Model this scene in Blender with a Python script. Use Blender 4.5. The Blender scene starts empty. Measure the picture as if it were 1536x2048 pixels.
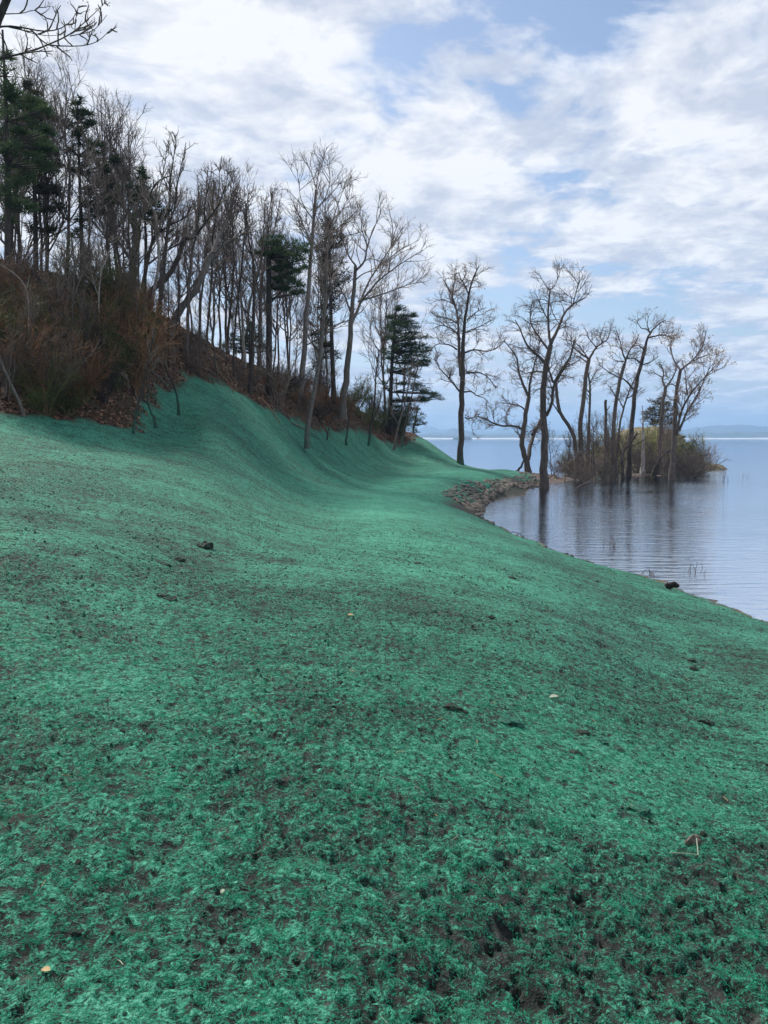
import bpy, math, numpy as np
from math import radians, sin, cos, tan, pi
from mathutils import Vector

S = bpy.context.scene
COL = S.collection

# ------------------------------------------------------------------ camera
HC = 4.5                    # eye height above the lake
PITCH = radians(5.46)
FPX = 1538.0                # focal length in photo pixels (1536 x 2048)
cam_d = bpy.data.cameras.new('camera')
cam_d.sensor_fit = 'VERTICAL'; cam_d.sensor_height = 36.0
cam_d.lens = FPX / 2048 * 36.0
cam_d.clip_start = 0.05; cam_d.clip_end = 60000
cam = bpy.data.objects.new('camera', cam_d); COL.objects.link(cam)
cam.location = (0, 0, HC); cam.rotation_euler = (pi/2 - PITCH, 0, 0)
S.camera = cam

# ------------------------------------------------------------------ light
SUN_EL = radians(46); SUN_AZ = radians(-40)      # azimuth clockwise from +Y (towards +X)
sun_d = bpy.data.lights.new('sun', 'SUN'); sun_d.energy = 5.0; sun_d.angle = radians(12)
sun_d.color = (1.0, 0.96, 0.9)
sun = bpy.data.objects.new('sun', sun_d); COL.objects.link(sun)
sv = Vector((sin(SUN_AZ)*cos(SUN_EL), cos(SUN_AZ)*cos(SUN_EL), sin(SUN_EL)))
sun.rotation_euler = sv.to_track_quat('Z', 'Y').to_euler()
SKY_STRENGTH = 0.11
CLOUD_STRENGTH = 0.82
S.view_settings.view_transform = 'Standard'; S.view_settings.look = 'None'
S.view_settings.gamma = 1.0; S.view_settings.exposure = 0.35
S.view_settings.use_curve_mapping = False
S.cycles.max_bounces = 6; S.cycles.diffuse_bounces = 3; S.cycles.glossy_bounces = 3
S.cycles.transparent_max_bounces = 12; S.cycles.volume_bounces = 0
S.cycles.use_denoising = True


def ray(px, py):
    """direction of a photo pixel, scaled so that its y component is 1"""
    a, b = px - 768.0, 1024.0 - py
    dy = FPX*cos(PITCH) + b*sin(PITCH)
    return a/dy, (-FPX*sin(PITCH) + b*cos(PITCH))/dy

def at(px, py, Y):
    tx, tz = ray(px, py)
    return (tx*Y, Y, HC + tz*Y)

def at_z(px, py, z):
    tx, tz = ray(px, py)
    return at(px, py, (z-HC)/tz)

# ---- node helpers
def new_mat(name):
    m = bpy.data.materials.new(name); m.use_nodes = True
    nt = m.node_tree; nt.nodes.clear()
    return m, nt
def nd(nt, typ, props=None, **inp):
    n = nt.nodes.new(typ)
    for k, v in (props or {}).items(): setattr(n, k, v)
    for k, v in inp.items():
        key = int(k[1:]) if k[0] == '_' else k.replace('_', ' ')
        s = n.inputs[key]
        if isinstance(v, bpy.types.NodeSocket): nt.links.new(v, s)
        else: s.default_value = v
    return n
def mth(nt, op, a, b=0.0, c=None, clamp=False):
    n = nt.nodes.new('ShaderNodeMath'); n.operation = op; n.use_clamp = clamp
    for i, v in enumerate([a, b] + ([c] if c is not None else [])):
        if isinstance(v, bpy.types.NodeSocket): nt.links.new(v, n.inputs[i])
        else: n.inputs[i].default_value = v
    return n.outputs[0]
def noise(nt, vec, scale, detail=4, rough=0.5, dist=0.0):
    n = nd(nt, 'ShaderNodeTexNoise', None, Vector=vec, Scale=scale, Detail=detail, Roughness=rough, Distortion=dist)
    return n.outputs['Fac']
def rng_map(nt, v, a, b, c=0.0, d=1.0, smooth=False):
    n = nt.nodes.new('ShaderNodeMapRange'); n.interpolation_type = 'SMOOTHSTEP' if smooth else 'LINEAR'; n.clamp = True
    nt.links.new(v, n.inputs[0])
    for i, x in zip((1, 2, 3, 4), (a, b, c, d)): n.inputs[i].default_value = x
    return n.outputs[0]
def mixc(nt, f, a, b, blend='MIX'):
    n = nt.nodes.new('ShaderNodeMix'); n.data_type = 'RGBA'; n.blend_type = blend
    for s, v in ((n.inputs[0], f), (n.inputs[6], a), (n.inputs[7], b)):
        if isinstance(v, bpy.types.NodeSocket): nt.links.new(v, s)
        else: s.default_value = v if isinstance(v, float) else (*v, 1.0)
    return n.outputs[2]
def out(nt, sh, vol=None):
    o = nt.nodes.new('ShaderNodeOutputMaterial')
    if sh is not None: nt.links.new(sh, o.inputs['Surface'])
    if vol is not None: nt.links.new(vol, o.inputs['Volume'])

# ------------------------------------------------------------------ sky
W = bpy.data.worlds.new('World'); S.world = W; W.use_nodes = True
nt = W.node_tree; nt.nodes.clear()
sky = nt.nodes.new('ShaderNodeTexSky'); sky.sky_type = 'NISHITA'; sky.sun_disc = False
sky.sun_elevation = SUN_EL; sky.sun_rotation = SUN_AZ
sky.air_density = 1.0; sky.dust_density = 1.2; sky.ozone_density = 2.0
bg1 = nd(nt, 'ShaderNodeBackground', None, Color=sky.outputs[0], Strength=SKY_STRENGTH)
tc = nt.nodes.new('ShaderNodeTexCoord')
dirv = tc.outputs['Generated']
sp = nd(nt, 'ShaderNodeSeparateXYZ', None, _0=dirv)
zz = mth(nt, 'ADD', mth(nt, 'MAXIMUM', sp.outputs[2], 0.0), 0.13)
cu = nd(nt, 'ShaderNodeCombineXYZ', None, _0=mth(nt, 'DIVIDE', sp.outputs[0], zz), _1=mth(nt, 'DIVIDE', sp.outputs[1], zz), _2=3.3).outputs[0]
warp = nd(nt, 'ShaderNodeTexNoise', None, Vector=cu, Scale=1.3, Detail=3.0)
cuw = nd(nt, 'ShaderNodeVectorMath', {'operation': 'MULTIPLY_ADD'}, _0=warp.outputs['Color'], _1=(0.35, 0.35, 0), _2=cu).outputs[0]
nA = noise(nt, cuw, 2.1, 9, 0.48)
nB = noise(nt, cuw, 5.5, 8, 0.56)
# openings in the cloud deck, and thicker parts, by direction
SPOTS = [(905, 205, .06, -0.081), (800, 110, .05, -0.062), (1190, 320, .04, -0.062), (1050, 260, .05, -0.068), (1130, 60, .06, -0.050),
         (1190, 160, .045, -0.068), (700, 290, .03, -0.037), (440, 190, .03, -0.043), (850, 560, .05, -0.056), (1060, 490, .07, -0.043), (1280, 560, .06, -0.037),
         (400, 345, .03, -0.050), (250, 520, .04, -0.062), (470, 560, .05, -0.062), (1010, 640, .07, -0.043), (1350, 640, .07, -0.031),
         (300, 130, .16, 0.062), (560, 200, .12, 0.043), (620, 330, .1, 0.043), (930, 330, .09, 0.062), (1400, 300, .12, 0.043), (900, 420, .1, 0.037), (1440, 60, .1, 0.031), (1330, 420, .1, 0.037)]
acc = None
for (px, py, rad, w) in SPOTS:
    tx, tz = ray(px, py); v = Vector((tx, 1, tz)).normalized()
    dp = nd(nt, 'ShaderNodeVectorMath', {'operation': 'DISTANCE'}, _0=dirv, _1=tuple(v)).outputs['Value']
    g = rng_map(nt, dp, 0.0, rad*2.0, w, 0.0, smooth=True)
    acc = g if acc is None else mth(nt, 'ADD', acc, g)
nD = noise(nt, cuw, 11.0, 6, 0.6)
dens = mth(nt, 'ADD', mth(nt, 'ADD', mth(nt, 'MULTIPLY', nA, 0.85), mth(nt, 'MULTIPLY', nB, 0.42)), mth(nt, 'ADD', acc, mth(nt, 'MULTIPLY', nD, .14)))
cov = rng_map(nt, dens, 0.585, 0.685, 0.05, 0.98, smooth=True)
cov = mth(nt, 'MAXIMUM', cov, rng_map(nt, sp.outputs[2], 0.0, 0.18, 0.64, 0.06, smooth=True))
thick = rng_map(nt, dens, 0.63, 0.78, 0.0, 1.0, smooth=True)
nC = mth(nt, 'ADD', mth(nt, 'MULTIPLY', noise(nt, cuw, 3.6, 7, 0.58), .7), mth(nt, 'MULTIPLY', nD, .3))
sh1 = mixc(nt, thick, (0.66, 0.73, 0.88), (0.97, 0.98, 1.0))
ccol = mixc(nt, rng_map(nt, nC, 0.41, 0.56, 0.9, 0.0), sh1, (0.56, 0.615, 0.745))
bg2 = nd(nt, 'ShaderNodeBackground', None, Color=ccol, Strength=CLOUD_STRENGTH)
mx = nd(nt, 'ShaderNodeMixShader', None, _0=cov, _1=bg1.outputs[0], _2=bg2.outputs[0])
wo = nt.nodes.new('ShaderNodeOutputWorld'); nt.links.new(mx.outputs[0], wo.inputs['Surface'])

# ------------------------------------------------------------------ noise in numpy
_pr = np.random.RandomState(7)
_perm = _pr.permutation(4096).astype(np.int64); _gx = np.cos(_pr.rand(4096)*2*pi); _gy = np.sin(_pr.rand(4096)*2*pi)
_rx, _ry, _rv = _pr.rand(4096), _pr.rand(4096), _pr.rand(4096)
def _h(i, j): return _perm[(_perm[i & 4095] + j) & 4095]
def perlin(x, y):
    i = np.floor(x).astype(np.int64); j = np.floor(y).astype(np.int64); fx = x-i; fy = y-j
    u = fx*fx*fx*(fx*(fx*6-15)+10); v = fy*fy*fy*(fy*(fy*6-15)+10)
    def g(a, b):
        h = _h(i+a, j+b); return _gx[h]*(fx-a) + _gy[h]*(fy-b)
    a = g(0, 0); b = g(1, 0); c = g(0, 1); d = g(1, 1)
    return ((a+(b-a)*u)*(1-v) + (c+(d-c)*u)*v)*1.4
def worley(x, y):
    i = np.floor(x).astype(np.int64); j = np.floor(y).astype(np.int64)
    best = np.full(x.shape, 9.0); val = np.zeros(x.shape)
    for a in (-1, 0, 1):
        for b in (-1, 0, 1):
            h = _h(i+a, j+b); d = np.hypot(i+a+_rx[h]-x, j+b+_ry[h]-y)
            m = d < best; best = np.where(m, d, best); val = np.where(m, _rv[h], val)
    return best, val
def sstep(a, b, x):
    t = np.clip((x-a)/(b-a), 0, 1); return t*t*(3-2*t)

# ------------------------------------------------------------------ terrain heights
CP = []     # (x, y, z)
def C(px, py, Y): CP.append(at(px, py, Y))
for a in [(768,1700,3.1),(768,1400,5.5),(768,1250,8.8),(768,1150,13),(768,1100,17),(768,1050,23),(768,1000,36),(768,965,52),
          (0,1700,2.9),(0,1400,5),(0,1250,6.6),(0,1100,9.3),(0,1000,13),(0,900,20),(0,830,26),(-400,1400,5),(-400,1100,9),(-400,930,18),(-400,800,25),
          (384,1700,3.0),(384,1400,5.2),(384,1250,7.8),(384,1100,12.5),(384,1000,18.5),(384,930,26),(384,875,33),(250,860,29.5),(120,842,27.5),(60,833,26.5),
          (200,930,20.5),(150,1000,15),
          (1150,1700,3.5),(1150,1400,6.8),(1150,1250,11.5),(1150,1160,19),(1536,1700,4.0),(1536,1550,5.8),(1536,1400,9.2),(1536,1300,13.5),(1300,1300,12),(1300,1190,20),
          (1850,1400,9.2),(1850,1700,4.0),
          (960,1100,21),(960,1050,32),(900,1020,38),(860,1000,42),(900,985,46),(640,1000,33),(640,1050,23),(560,1000,28),(560,1100,15),
          (640,955,43),(620,930,46),(690,962,46),(550,950,36),(470,900,33),(420,855,34),(500,808,47),(560,850,48.5),(600,900,48.5),(450,834,39.5),
          (620,880,53),(650,862,60),(700,905,60),(690,930,55),(700,860,68),(740,868,75),(740,930,62),(800,900,78),(800,885,85),(835,874,93),(835,930,71),(880,900,90),
          (922,930,80),(945,937,90),(800,955,54),(850,952,60),(930,947,64),
          (300,850,33),(330,800,38),(330,768,41),(400,820,38.5),(400,790,41.5),(380,752,45),(450,773,46.5),(540,820,50),(600,842,54),
          (0,700,31),(150,700,33.5),(250,700,37),(250,780,34),(150,780,30.5),(0,600,35),(150,620,38),(0,520,39),(150,560,42),(280,620,46),(330,655,47),(400,690,50),(450,718,53),
          (500,742,56),(560,790,55),(600,768,63),(650,815,69),(700,797,73),(740,835,82),(800,832,84),(-400,480,38),(-400,650,30),
          (947,966,55),(984,963,59),(1020,959,64),(1046,947,80),(1000,940,86)]:
    C(*a)
TOE = [(1700,1300),(1536,1246),(1430,1206),(1300,1163),(1180,1128),(1050,1079),(985,1047),(953,1029),(962,1012),(975,1001),(1002,992),(1039,980),(1062,975)]
TOEW = [at_z(px, py, 0.0) for px, py in TOE]
CP += TOEW
CP += [(12.5,18,-.5),(12,25,-.6),(9.5,34,-.6),(8,44,-.5),(10,52,-.4),(13,60,-.45),(16,66,-.45),(20,60,-.9),(30,50,-1.6),(22,35,-1.6),(25,20,-1.6),(30,5,-1.2),(20,0,-.2),
       (16,4,.4),(40,80,-.9),(60,60,-2.5),(60,20,-2.5),(100,100,-4),(120,40,-4),
       (16.5,76,.05),(17.5,84,.25),(17.5,92,.25),(18.5,99,.1),(21,86,.0),(24,90,-.05),(27,95,-.05),(32,100,.0),(40,104,-.2),(22,78,-.35),(27,82,-.4),(33,86,-.4),(40,92,-.6),
       (20,108,-.8),(10,103,-.2),(7,108,-.5),(0,120,-1),(30,115,-.9),(50,120,-2),(0,160,-3),(60,160,-4),
       (-2,105,4),(-10,95,6.2),(-22,90,7.5),(-35,85,9),(-30,66,9.2),(-26,58,10.4),(-45,60,12),(-60,70,12),(-20,125,3),(-60,130,7),(-70,40,14),(-90,90,10),(-60,170,3),(-130,120,8),
       (-12,10,4.3),(-20,12,6),(-20,2,4.8),(-8,-4,3.4),(0,-5,2.9),(6,-5,2.2),(12,-4,1.1),(-40,15,11),(-30,-20,5),(0,-25,3),(25,-20,.0),(-90,0,12),(-60,-60,8),(60,-60,-2)]
CP = np.array(CP)
def lp(x, y):
    r = np.hypot(x, y); return np.arctan2(x, np.where(np.abs(y) < 1e-9, 1e-9, y))*1.0, np.log(np.maximum(r, 1.6))
# plain planar thin plate on a radially compressed plan (keeps near detail and far detail in balance)
def cmp_(x, y):
    r = np.hypot(x, y); k = np.log1p(r/2.0)/np.maximum(r, 1e-6)
    return x*k, y*k
_cx, _cy = cmp_(CP[:, 0], CP[:, 1])
def _tps(d2): return 0.5*d2*np.log(d2+1e-12)
_n = len(CP)
_A = np.zeros((_n+3, _n+3)); _A[:_n, :_n] = _tps((_cx[:, None]-_cx)**2+(_cy[:, None]-_cy)**2) + np.eye(_n)*0.0035
_A[:_n, _n] = 1; _A[:_n, _n+1] = _cx; _A[:_n, _n+2] = _cy; _A[_n:, :_n] = _A[:_n, _n:].T
_sol = np.linalg.solve(_A, np.concatenate([CP[:, 2], np.zeros(3)]))
ISLET = at(1290, 930, 113)
def base_h(x, y):
    x = np.atleast_1d(np.asarray(x, float)); y = np.atleast_1d(np.asarray(y, float)); o = np.empty(x.shape)
    for s in range(0, x.size, 40000):
        a, b = cmp_(x.flat[s:s+40000], y.flat[s:s+40000])
        o.flat[s:s+40000] = _tps((a[:, None]-_cx)**2+(b[:, None]-_cy)**2) @ _sol[:_n] + _sol[_n] + _sol[_n+1]*a + _sol[_n+2]*b
    r = np.hypot(x, y); o = o + (np.minimum(o, -3.0) - o)*sstep(190, 260, r)
    # the rocky islet beyond the flooded trees
    ex = (x-ISLET[0])/8.6; ey = (y-ISLET[1])/7.0; d = np.hypot(ex, ey)
    isl = 6.0*np.clip(1-d**2.6, -.4, 1)
    d2 = np.hypot((x-ISLET[0]-7.5)/4.6, (y-ISLET[1]-1)/3.6); isl = np.maximum(isl, 1.5*np.clip(1-d2*d2, -.6, 1))
    d3 = np.hypot((x-ISLET[0]+6.5)/6.0, (y-ISLET[1]+3)/5); isl = np.maximum(isl, 3.2*np.clip(1-d3*d3, -.6, 1))
    return np.maximum(o, isl + perlin(x*.45, y*.45)*.7*(isl > -.3))
def far_lumps(x, y):
    return perlin(x/3.1, y/3.1)*0.07 + perlin(x/9.0+5, y/9.0)*0.12
def gh(x, y):
    z = base_h(x, y); return float((z + far_lumps(np.atleast_1d(x), np.atleast_1d(y))*sstep(2, 10, np.hypot(x, y)))[0])
def ground_at(px, py, y0=1.5, y1=140):
    """where the sight line of a photo pixel first meets the ground"""
    tx, tz = ray(px, py); Y = y0*np.exp(np.linspace(0, math.log(y1/y0), 500))
    d = HC + tz*Y - base_h(tx*Y, Y)
    k = np.argmax(d < 0)
    if d[k] >= 0: k = len(Y)-1
    t = Y[k] if k == 0 else Y[k-1] + (Y[k]-Y[k-1])*d[k-1]/(d[k-1]-d[k]+1e-9)
    return np.array([tx*t, t, gh(tx*t, t)])

# edge of the sprayed slope against the wooded hill (plan polyline)
def densify(pts, step=12):
    o = []
    for (a, b), (c, d) in zip(pts[:-1], pts[1:]):
        n = max(1, int(math.hypot(c-a, d-b)/step)); o += [(a+(c-a)*k/n, b+(d-b)*k/n) for k in range(n)]
    return o + [pts[-1]]
def base_lines(pts):
    """plan points where sight lines of many photo pixels meet the smooth ground"""
    pts = densify(pts); Yl = 1.5*np.exp(np.linspace(0, math.log(90), 500)); tt = np.array([ray(*p) for p in pts])
    G = base_h((tt[:, :1]*Yl).ravel(), np.tile(Yl, len(pts))).reshape(len(pts), -1); D = HC + tt[:, 1:]*Yl - G; o = []
    for i, p in enumerate(pts):
        k = int(np.argmax(D[i] < 0.05)) if (D[i] < 0.05).any() else None
        if k: o.append((tt[i, 0]*Yl[k], Yl[k]))
    return o
EDGE = np.array([(-42, 8), (-24, 14)] + base_lines([(-400,806),(0,824),(60,832),(240,858),(266,864),(280,835),(300,792),(330,770),(380,754),(450,773),(500,799),(540,822),
                 (600,844),(650,864),(700,858),(740,871),(800,895),(832,882)]) + [(3.6, 92), (3, 105), (-6, 130)])
def side_dist(x, y, L):
    """signed distance to a plan polyline; positive on its left when walking along it"""
    best = np.full(x.shape, 1e9); sg = np.ones(x.shape)
    for (ax, ay), (bx, by) in zip(L[:-1], L[1:]):
        dx, dy = bx-ax, by-ay; t = np.clip(((x-ax)*dx+(y-ay)*dy)/(dx*dx+dy*dy), 0, 1)
        qx, qy = x-ax-t*dx, y-ay-t*dy; d = np.hypot(qx, qy); s = np.sign(dx*qy-dy*qx)
        m = d < best - 1e-9; best = np.where(m, d, best); sg = np.where(m, s, sg)
    return best*sg

def mesh_np(name, V, F, mat=None, smooth=True, attrs=None):
    """V (n,3), F (m,3 or 4) or list of such arrays"""
    me = bpy.data.meshes.new(name); Fs = F if isinstance(F, list) else [F]
    Fs = [f for f in Fs if len(f)]
    me.vertices.add(len(V)); me.vertices.foreach_set('co', np.ascontiguousarray(V, dtype=np.float32).ravel())
    li = np.concatenate([f.ravel() for f in Fs]).astype(np.int32); tot = np.concatenate([np.full(len(f), f.shape[1]) for f in Fs]).astype(np.int32)
    me.loops.add(len(li)); me.loops.foreach_set('vertex_index', li)
    me.polygons.add(len(tot)); me.polygons.foreach_set('loop_start', np.concatenate([[0], np.cumsum(tot)[:-1]]).astype(np.int32))
    me.update(calc_edges=True)
    me.polygons.foreach_set('use_smooth', np.full(len(tot), smooth))
    for k, v in (attrs or {}).items():
        a = me.attributes.new(k, 'FLOAT', 'POINT'); a.data.foreach_set('value', np.asarray(v, np.float32))
    if mat: me.materials.append(mat)
    return me
def add(name, me, parent=None, label=None, cat=None, group=None, kind=None, loc=None):
    o = bpy.data.objects.new(name, me); COL.objects.link(o)
    if parent: o.parent = parent
    if loc is not None: o.location = loc
    if label: o['label'] = label
    if cat: o['category'] = cat
    if group: o['group'] = group
    if kind: o['kind'] = kind
    return o

# ------------------------------------------------------------------ terrain mesh
dense = np.radians(np.arange(-30.5, 30.51, 0.1))
wide = np.radians(30.5) + np.cumsum(np.radians(np.minimum(0.2*1.12**np.arange(60), 6)))
wide = wide[wide < radians(178)]
AZ = np.concatenate([-wide[::-1], dense, wide])
RR = [0.15]
while RR[-1] < 400:
    r = RR[-1]; RR.append(r*(1.12 if r < 1.3 else 1.0045 if r < 12 else 1.0075 if r < 60 else 1.011 if r < 135 else 1.05))
RR = np.array(RR)
A2, R2 = np.meshgrid(AZ, RR)
X = (np.sin(A2)*R2).ravel(); Y = (np.cos(A2)*R2).ravel(); R1 = R2.ravel()
Z = base_h(X, Y)
forest = sstep(-.35, .35, side_dist(X, Y, EDGE) + perlin(X*1.3, Y*1.3)*.5 + perlin(X*.4, Y*.4)*.5)
behind = (Y < 3)
forest = np.where(behind, 0, forest)
Z += far_lumps(X, Y)*sstep(2, 10, R1)
mul = (1-forest)
wx = X + .03*perlin(X*9, Y*9); wy = Y + .03*perlin(X*9+40, Y*9)
lump1 = perlin(X/.55, Y/.55); lump2 = perlin(wx/.17, wy/.17); lump3 = perlin(wx/.075+9, wy/.075); lump4 = perlin(X/.034, Y/.034+7)
patch = perlin(X/2.3+3, Y/2.3) + .7*perlin(X/.8, Y/.8+11) + .4*perlin(X/.3+7, Y/.3)
rough = sstep(-.9, .9, patch)                                   # rougher and smoother patches
smooth_zone = sstep(9, 30, R1)
rough = .35 + .75*rough*(1-.5*smooth_zone) + .22*(1-sstep(2.2, 8, R1))
f1 = 1-sstep(14, 40, R1); f2 = 1-sstep(7, 16, R1); f3 = 1-sstep(4.5, 9, R1)
w1, v1 = worley(wx/.047, wy/.047); pit = (1-sstep(.10, .45, w1))*(v1 > .42)*.8
w2, v2 = worley(wx/.15+3, wy/.15); bpit = (1-sstep(.05, .34, w2))*(v2 > .62)*.8
bil = 1-np.abs(perlin(wx/.095+30, wy/.095))*2.2; bil2 = 1-np.abs(perlin(wx/.045+50, wy/.045))*2.2
disp = rough*(lump1*.024 + lump2*.020*f1 + lump3*.010*f2 + lump4*.008*f3 + bil*.009*f2 + bil2*.005*f3 - pit*.026*f2 - bpit*.030*f1)
ridged = np.abs(perlin(wx/.11+20, wy/.11)); disp += rough*f2*.012*(ridged-.3)
ra_, rb_ = X*cos(.16)-Y*sin(.16), X*sin(.16)+Y*cos(.16)
rill = 1-np.abs(perlin(ra_/6.5+2, rb_/.62))*2; rill2 = perlin(ra_/3.5+9, rb_/.28)
disp += (rill*.045 + rill2*.028)*sstep(12, 26, R1)*(1-.75*np.exp(-((X-1.5)/3.2)**2)) + .05*perlin(X/1.7, Y/1.9)*sstep(14, 30, R1)
Z += mul*disp + forest*(perlin(X/1.4, Y/1.4)*.16 + perlin(X/.5, Y/.5)*.07)*(Z > -.5)
hgt = (lump2*.30 + lump3*.35*f2 + lump4*.45*f3 + (bil-.4)*.5*f2 - pit*.9*f2 - bpit*.9*f1) - .10*(patch-.1)*f1
V = np.stack([X, Y, Z], 1)
nr, na = len(RR), len(AZ)
idx = np.arange(nr*na).reshape(nr, na)
q = np.stack([idx[:-1, :-1], idx[:-1, 1:], idx[1:, 1:], idx[1:, :-1]], -1).reshape(-1, 4)[:, ::-1]
q2 = np.stack([idx[:-1, -1], idx[:-1, 0], idx[1:, 0], idx[1:, -1]], -1)[:, ::-1]      # seam behind the viewer
cap = idx[0][None, :]
sandy = np.maximum(1-sstep(-.01, .09, Z + .06*perlin(X/.5, Y/.5)), ((X > 15.2) & (Y > 72)).astype(float))       # bare wet shore, lake bed and spit
isl_d = np.hypot((X-ISLET[0])/15, (Y-ISLET[1])/11)
islet = 1-sstep(.9, 1.1, isl_d)
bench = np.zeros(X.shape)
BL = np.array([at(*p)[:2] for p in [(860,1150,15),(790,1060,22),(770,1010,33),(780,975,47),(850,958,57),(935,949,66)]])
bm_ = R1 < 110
bench[bm_] = np.exp(-(side_dist(X[bm_], Y[bm_], BL)/2.6)**2)  # mask for the lit look of the bench top, painted paler below
riprap_soil = (sstep(-.3, .3, 1.0-Z)*((X > 3.2) & (Y > 41) & (Y < 80))).astype(float)*(side_dist(X, Y, np.array(base_lines([(884,992),(907,986),(947,967),(984,964),(1020,960),(1048,949)]))) < 0)

m, nt = new_mat('sprayed_ground')
tcn = nt.nodes.new('ShaderNodeTexCoord'); P = tcn.outputs['Object']
def attr(n):
    a = nt.nodes.new('ShaderNodeAttribute'); a.attribute_name = n; return a.outputs['Fac']
a_h, a_f, a_s, a_i, a_r, a_rg, a_bench_lit = attr('height'), attr('forest'), attr('sandy'), attr('islet'), attr('riprap'), attr('rough'), attr('bench')
n_big = noise(nt, P, .35, 4, .6); n_mid = noise(nt, P, 2.2, 5, .6); n_fine = noise(nt, P, 26, 5, .65, .6); n_vf = noise(nt, P, 120, 4, .7)
n_clod = noise(nt, P, 9, 6, .62, .4)
mp = nd(nt, 'ShaderNodeMapping', None, Vector=P, Scale=(.22, 2.6, .22), Rotation=(0, 0, radians(-9)))
n_str = noise(nt, mp.outputs[0], 1.0, 7, .68)
wv_ = nd(nt, 'ShaderNodeTexNoise', None, Vector=P, Scale=14.0, Detail=2.0)
Pw = nd(nt, 'ShaderNodeVectorMath', {'operation': 'MULTIPLY_ADD'}, _0=wv_.outputs['Color'], _1=(.05, .05, .05), _2=P).outputs[0]
vp1 = nd(nt, 'ShaderNodeTexVoronoi', None, Vector=Pw, Scale=13.0); vp2 = nd(nt, 'ShaderNodeTexVoronoi', None, Vector=Pw, Scale=6.0)
def pits(v, r0, r1, lo):
    c = nd(nt, 'ShaderNodeSeparateColor', None, _0=v.outputs['Color']).outputs[0]
    return mth(nt, 'MULTIPLY', rng_map(nt, v.outputs['Distance'], r0, r1, 1, 0), rng_map(nt, c, lo, lo+.25))
pA = pits(vp1, .18, .62, .25); pB = pits(vp2, .15, .55, .55)
nf1 = noise(nt, Pw, 88, 3, .7, .5); nf2 = noise(nt, Pw, 36, 4, .62, .4)
def lin(*terms):
    acc_ = None
    for v_, k_ in terms:
        t_ = mth(nt, 'MULTIPLY', mth(nt, 'SUBTRACT', v_, .5 if v_ is not a_h else 0.0), k_); acc_ = t_ if acc_ is None else mth(nt, 'ADD', acc_, t_)
    return acc_
cover = lin((nf1, 1.7), (nf2, 1.5), (n_clod, .16), (n_mid, .30), (n_big, .25), (a_h, .17), (n_str, .42))
cover = mth(nt, 'ADD', cover, mth(nt, 'MULTIPLY', a_bench_lit, .13))  # light on the bench top put into the mulch colour as extra cover
cover = mth(nt, 'SUBTRACT', cover, mth(nt, 'MULTIPLY', pA, .24))
cover = mth(nt, 'SUBTRACT', cover, mth(nt, 'SUBTRACT', mth(nt, 'MULTIPLY', a_rg, .24), .06))
cov2 = rng_map(nt, cover, -.29, -.15, 0, 1)
g_dark = (0.008, 0.10, 0.060); g_mid = (0.030, 0.31, 0.185); g_pale = (0.165, 0.51, 0.355)
gcol = mixc(nt, rng_map(nt, cover, -.20, .10), g_dark, g_mid)
gcol = mixc(nt, rng_map(nt, cover, .0, .36, 0, .85), gcol, g_pale)
gcol = mixc(nt, rng_map(nt, n_vf, .42, .7, 0, .45), gcol, g_pale)
soil = mixc(nt, nf1, (.010, .012, .011), (.036, .046, .040))
soil = mixc(nt, rng_map(nt, n_clod, .52, .74), soil, (.095, .098, .09))
mcol = mixc(nt, cov2, soil, gcol)
n_lf = nd(nt, 'ShaderNodeTexVoronoi', None, Vector=P, Scale=9.0)
lcol = mixc(nt, n_lf.outputs['Color'], (.035, .022, .016), (.165, .095, .062))
lcol = mixc(nt, rng_map(nt, n_mid, .42, .62), lcol, (.045, .03, .022))
lcol = mixc(nt, rng_map(nt, n_big, .5, .65, 0, .5), lcol, (.05, .055, .025))
scol = mixc(nt, n_mid, (.07, .052, .045), (.19, .14, .12))
vst = nd(nt, 'ShaderNodeTexVoronoi', None, Vector=P, Scale=6.0)
scol = mixc(nt, .45, scol, vst.outputs['Color'], 'SOFT_LIGHT')
icol = mixc(nt, rng_map(nt, n_mid, .42, .58), (.115, .105, .045), (.30, .25, .17))
icol = mixc(nt, rng_map(nt, n_clod, .45, .7), icol, (.10, .075, .055))
rsoil = mixc(nt, n_clod, (.02, .025, .02), (.07, .075, .055))
col = mixc(nt, a_f, mcol, lcol)
col = mixc(nt, a_r, col, rsoil)
col = mixc(nt, a_s, col, scol)
col = mixc(nt, a_i, col, icol)
hsum = mth(nt, 'ADD', mth(nt, 'ADD', mth(nt, 'MULTIPLY', nf1, .026), mth(nt, 'MULTIPLY', nf2, .065)), mth(nt, 'ADD', mth(nt, 'MULTIPLY', n_vf, .006), mth(nt, 'MULTIPLY', n_clod, .055)))
hsum = mth(nt, 'ADD', hsum, mth(nt, 'MULTIPLY', n_str, .10))
hsum = mth(nt, 'SUBTRACT', hsum, mth(nt, 'ADD', mth(nt, 'MULTIPLY', pA, .034), mth(nt, 'MULTIPLY', pB, .02)))
bmp = nd(nt, 'ShaderNodeBump', None, Strength=1.0, Distance=1.0, Height=hsum)
bs = nd(nt, 'ShaderNodeBsdfPrincipled', None, Base_Color=col, Roughness=.88, Normal=bmp.outputs[0])
bs.inputs['Specular IOR Level'].default_value = 0.25
out(nt, bs.outputs[0])
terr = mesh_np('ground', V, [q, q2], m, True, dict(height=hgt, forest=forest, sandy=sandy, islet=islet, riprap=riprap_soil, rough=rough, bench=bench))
add('ground', terr, kind='structure')

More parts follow.
